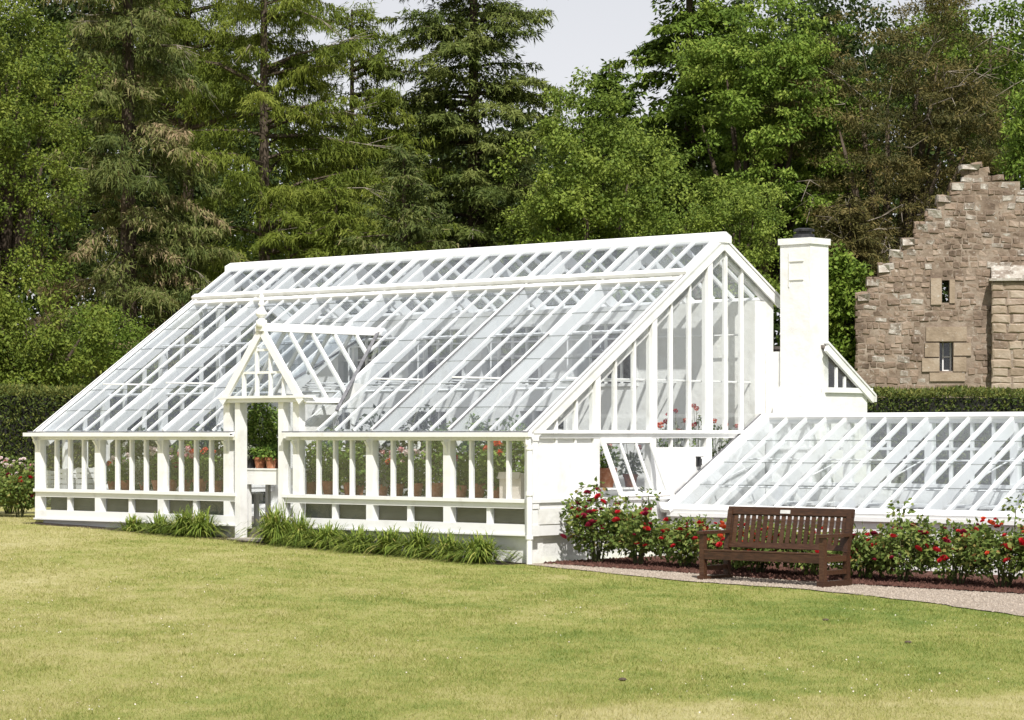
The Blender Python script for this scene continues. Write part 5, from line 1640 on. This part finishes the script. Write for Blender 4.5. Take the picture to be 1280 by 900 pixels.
broadleaf(738, 62.0, 7.15, 2.4, 2.75, 'leaf_lime', 'rounded light green broadleaf tree behind the ridge', 300, 150, .095, .058, .36, 10, lobes=14, var=.28)
conifer(762, 84.0, 13.0, 5.0, 1.9, 'leaf_mid', 'small dark domed conifer at the foot of the sky gap', 11, .36, 8, .15, .2, .20, .08, .4, .4, 1.0, dens=1.5, trunk_r=.15, tintc=.3, core=5000)
conifer(862, 73.0, 24.0, 5.2, 2.5, 'leaf_mid', 'tall tiered green conifer right of the sky gap', 12, .52, 8, .16, .30, .20, .08, .6, .5, 1.0, dens=1.5, trunk_r=.22, tintc=.44, core=8000)
broadleaf(945, 69.0, 9.3, 2.9, 4.9, 'leaf_bright', 'large chestnut with layered bright green leaves', 420, 160, .12, .062, .44, 13, lobes=18, flat=.42, var=.3)
broadleaf(905, 60.5, 5.9, 1.9, 1.7, 'leaf_lime', 'light green bush showing above the right end of the ridge', 210, 140, .085, .045, .32, 14, lobes=10, name='garden_shrub', cat='shrub', var=.28)
broadleaf(1112, 68.0, 8.9, 3.1, 4.9, 'needle_copper', 'broad copper-brown evergreen with bare twigs behind the stone gable', 620, 130, .13, .030, .46, 15, name='evergreen_tree', lobes=16, flat=.32, twigs=70, var=.34, hang=.1)
conifer(1062, 63.5, 7.0, 4.2, 1.15, 'needle_copper', 'low brown conifer branch mass left of the stone gable', 16, .24, 8, .1, .15, 0.156, 0.036, .35, .3, .9, dens=1.3, trunk_r=.1, dead=12, tintc=.55)
broadleaf(1225, 82.0, 12.8, 3.4, 4.2, 'leaf_mid', 'green tree at the top right behind the copper conifer', 360, 80, .14, .09, .5, 17, lobes=9)
broadleaf(1300, 63.5, 8.3, 1.15, 2.3, 'leaf_bright', 'light green leafy branches at the right edge above the stone wall', 150, 80, .14, .055, .36, 18, lobes=6)
broadleaf(1040, 62.5, 3.8, .95, 2.5, 'leaf_bright', 'large-leaved green shrub between the chimney and the stone gable', 200, 85, .13, .08, .34, 19, lobes=8, name='garden_shrub', cat='shrub')
broadleaf(35, 55.0, 3.6, 1.75, 2.1, 'leaf_oak', 'dark green shrub rising above the left hedge', 190, 130, .095, .052, .34, 20, lobes=11, name='garden_shrub', cat='shrub', var=.3)
broadleaf(135, 57.0, 3.3, 1.15, 1.5, 'leaf_mid', 'twiggy olive shrub between the left hedge and the spruce trunk', 150, 80, .09, .035, .36, 21, lobes=7, name='garden_shrub', cat='shrub')
broadleaf(345, 72.0, 5.0, 2.0, 2.6, 'leaf_mid', 'mid green leafy undergrowth tree behind the left end of the ridge', 240, 80, .12, .07, .42, 22, lobes=8)
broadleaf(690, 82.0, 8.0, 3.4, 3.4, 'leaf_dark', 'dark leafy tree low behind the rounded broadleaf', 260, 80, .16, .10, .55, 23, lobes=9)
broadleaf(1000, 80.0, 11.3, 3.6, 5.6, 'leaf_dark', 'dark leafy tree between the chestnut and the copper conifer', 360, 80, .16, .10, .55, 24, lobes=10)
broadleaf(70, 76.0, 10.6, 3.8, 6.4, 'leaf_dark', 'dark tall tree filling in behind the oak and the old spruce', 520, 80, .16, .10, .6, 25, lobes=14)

# far wood: one dark mass of foliage closing the view between the trees
def far_wood():
    n = 175000
    X = rng.uniform(-22, 36, n); Y = rng.uniform(90, 99, n)
    X2 = X / Y * F_PX + 640
    top = np.interp(X2, [-60, 200, 330, 400, 450, 520, 690, 720, 800, 860, 1000, 1150, 1350, 1500, 1750], [16.5, 16.5, 14.0, 12.2, 12.2, 13, 12.8, 12.0, 12.2, 15, 16, 15.4, 15.0, 13.5, 12.5])
    top = top + .5 * np.sin(X * 1.9) + .3 * np.sin(X * 4.3 + 1) + .2 * np.sin(X * 9.1)
    Z = rng.uniform(0, 1, n) ** .8 * top
    P = np.stack([X, Y + .8 * np.sin(X * 1.3 + Z * .9), Z], 1)
    V = leaves(P, unit(rng.normal(size=(n, 3)) + np.array([0, 0, -.4])), unit(np.array([0, -.4, .8]) + rng.normal(size=(n, 3)) * .5), rng.uniform(.2, .4, n), rng.uniform(.13, .24, n))
    o = struct(link('far_wood', np_mesh('far_wood', V, 4, M['leaf_dark'], rng.uniform(0, .7, n))), 'stuff')
    tag(o, 'dark wood closing the view behind all the trees', 'wood')
far_wood()
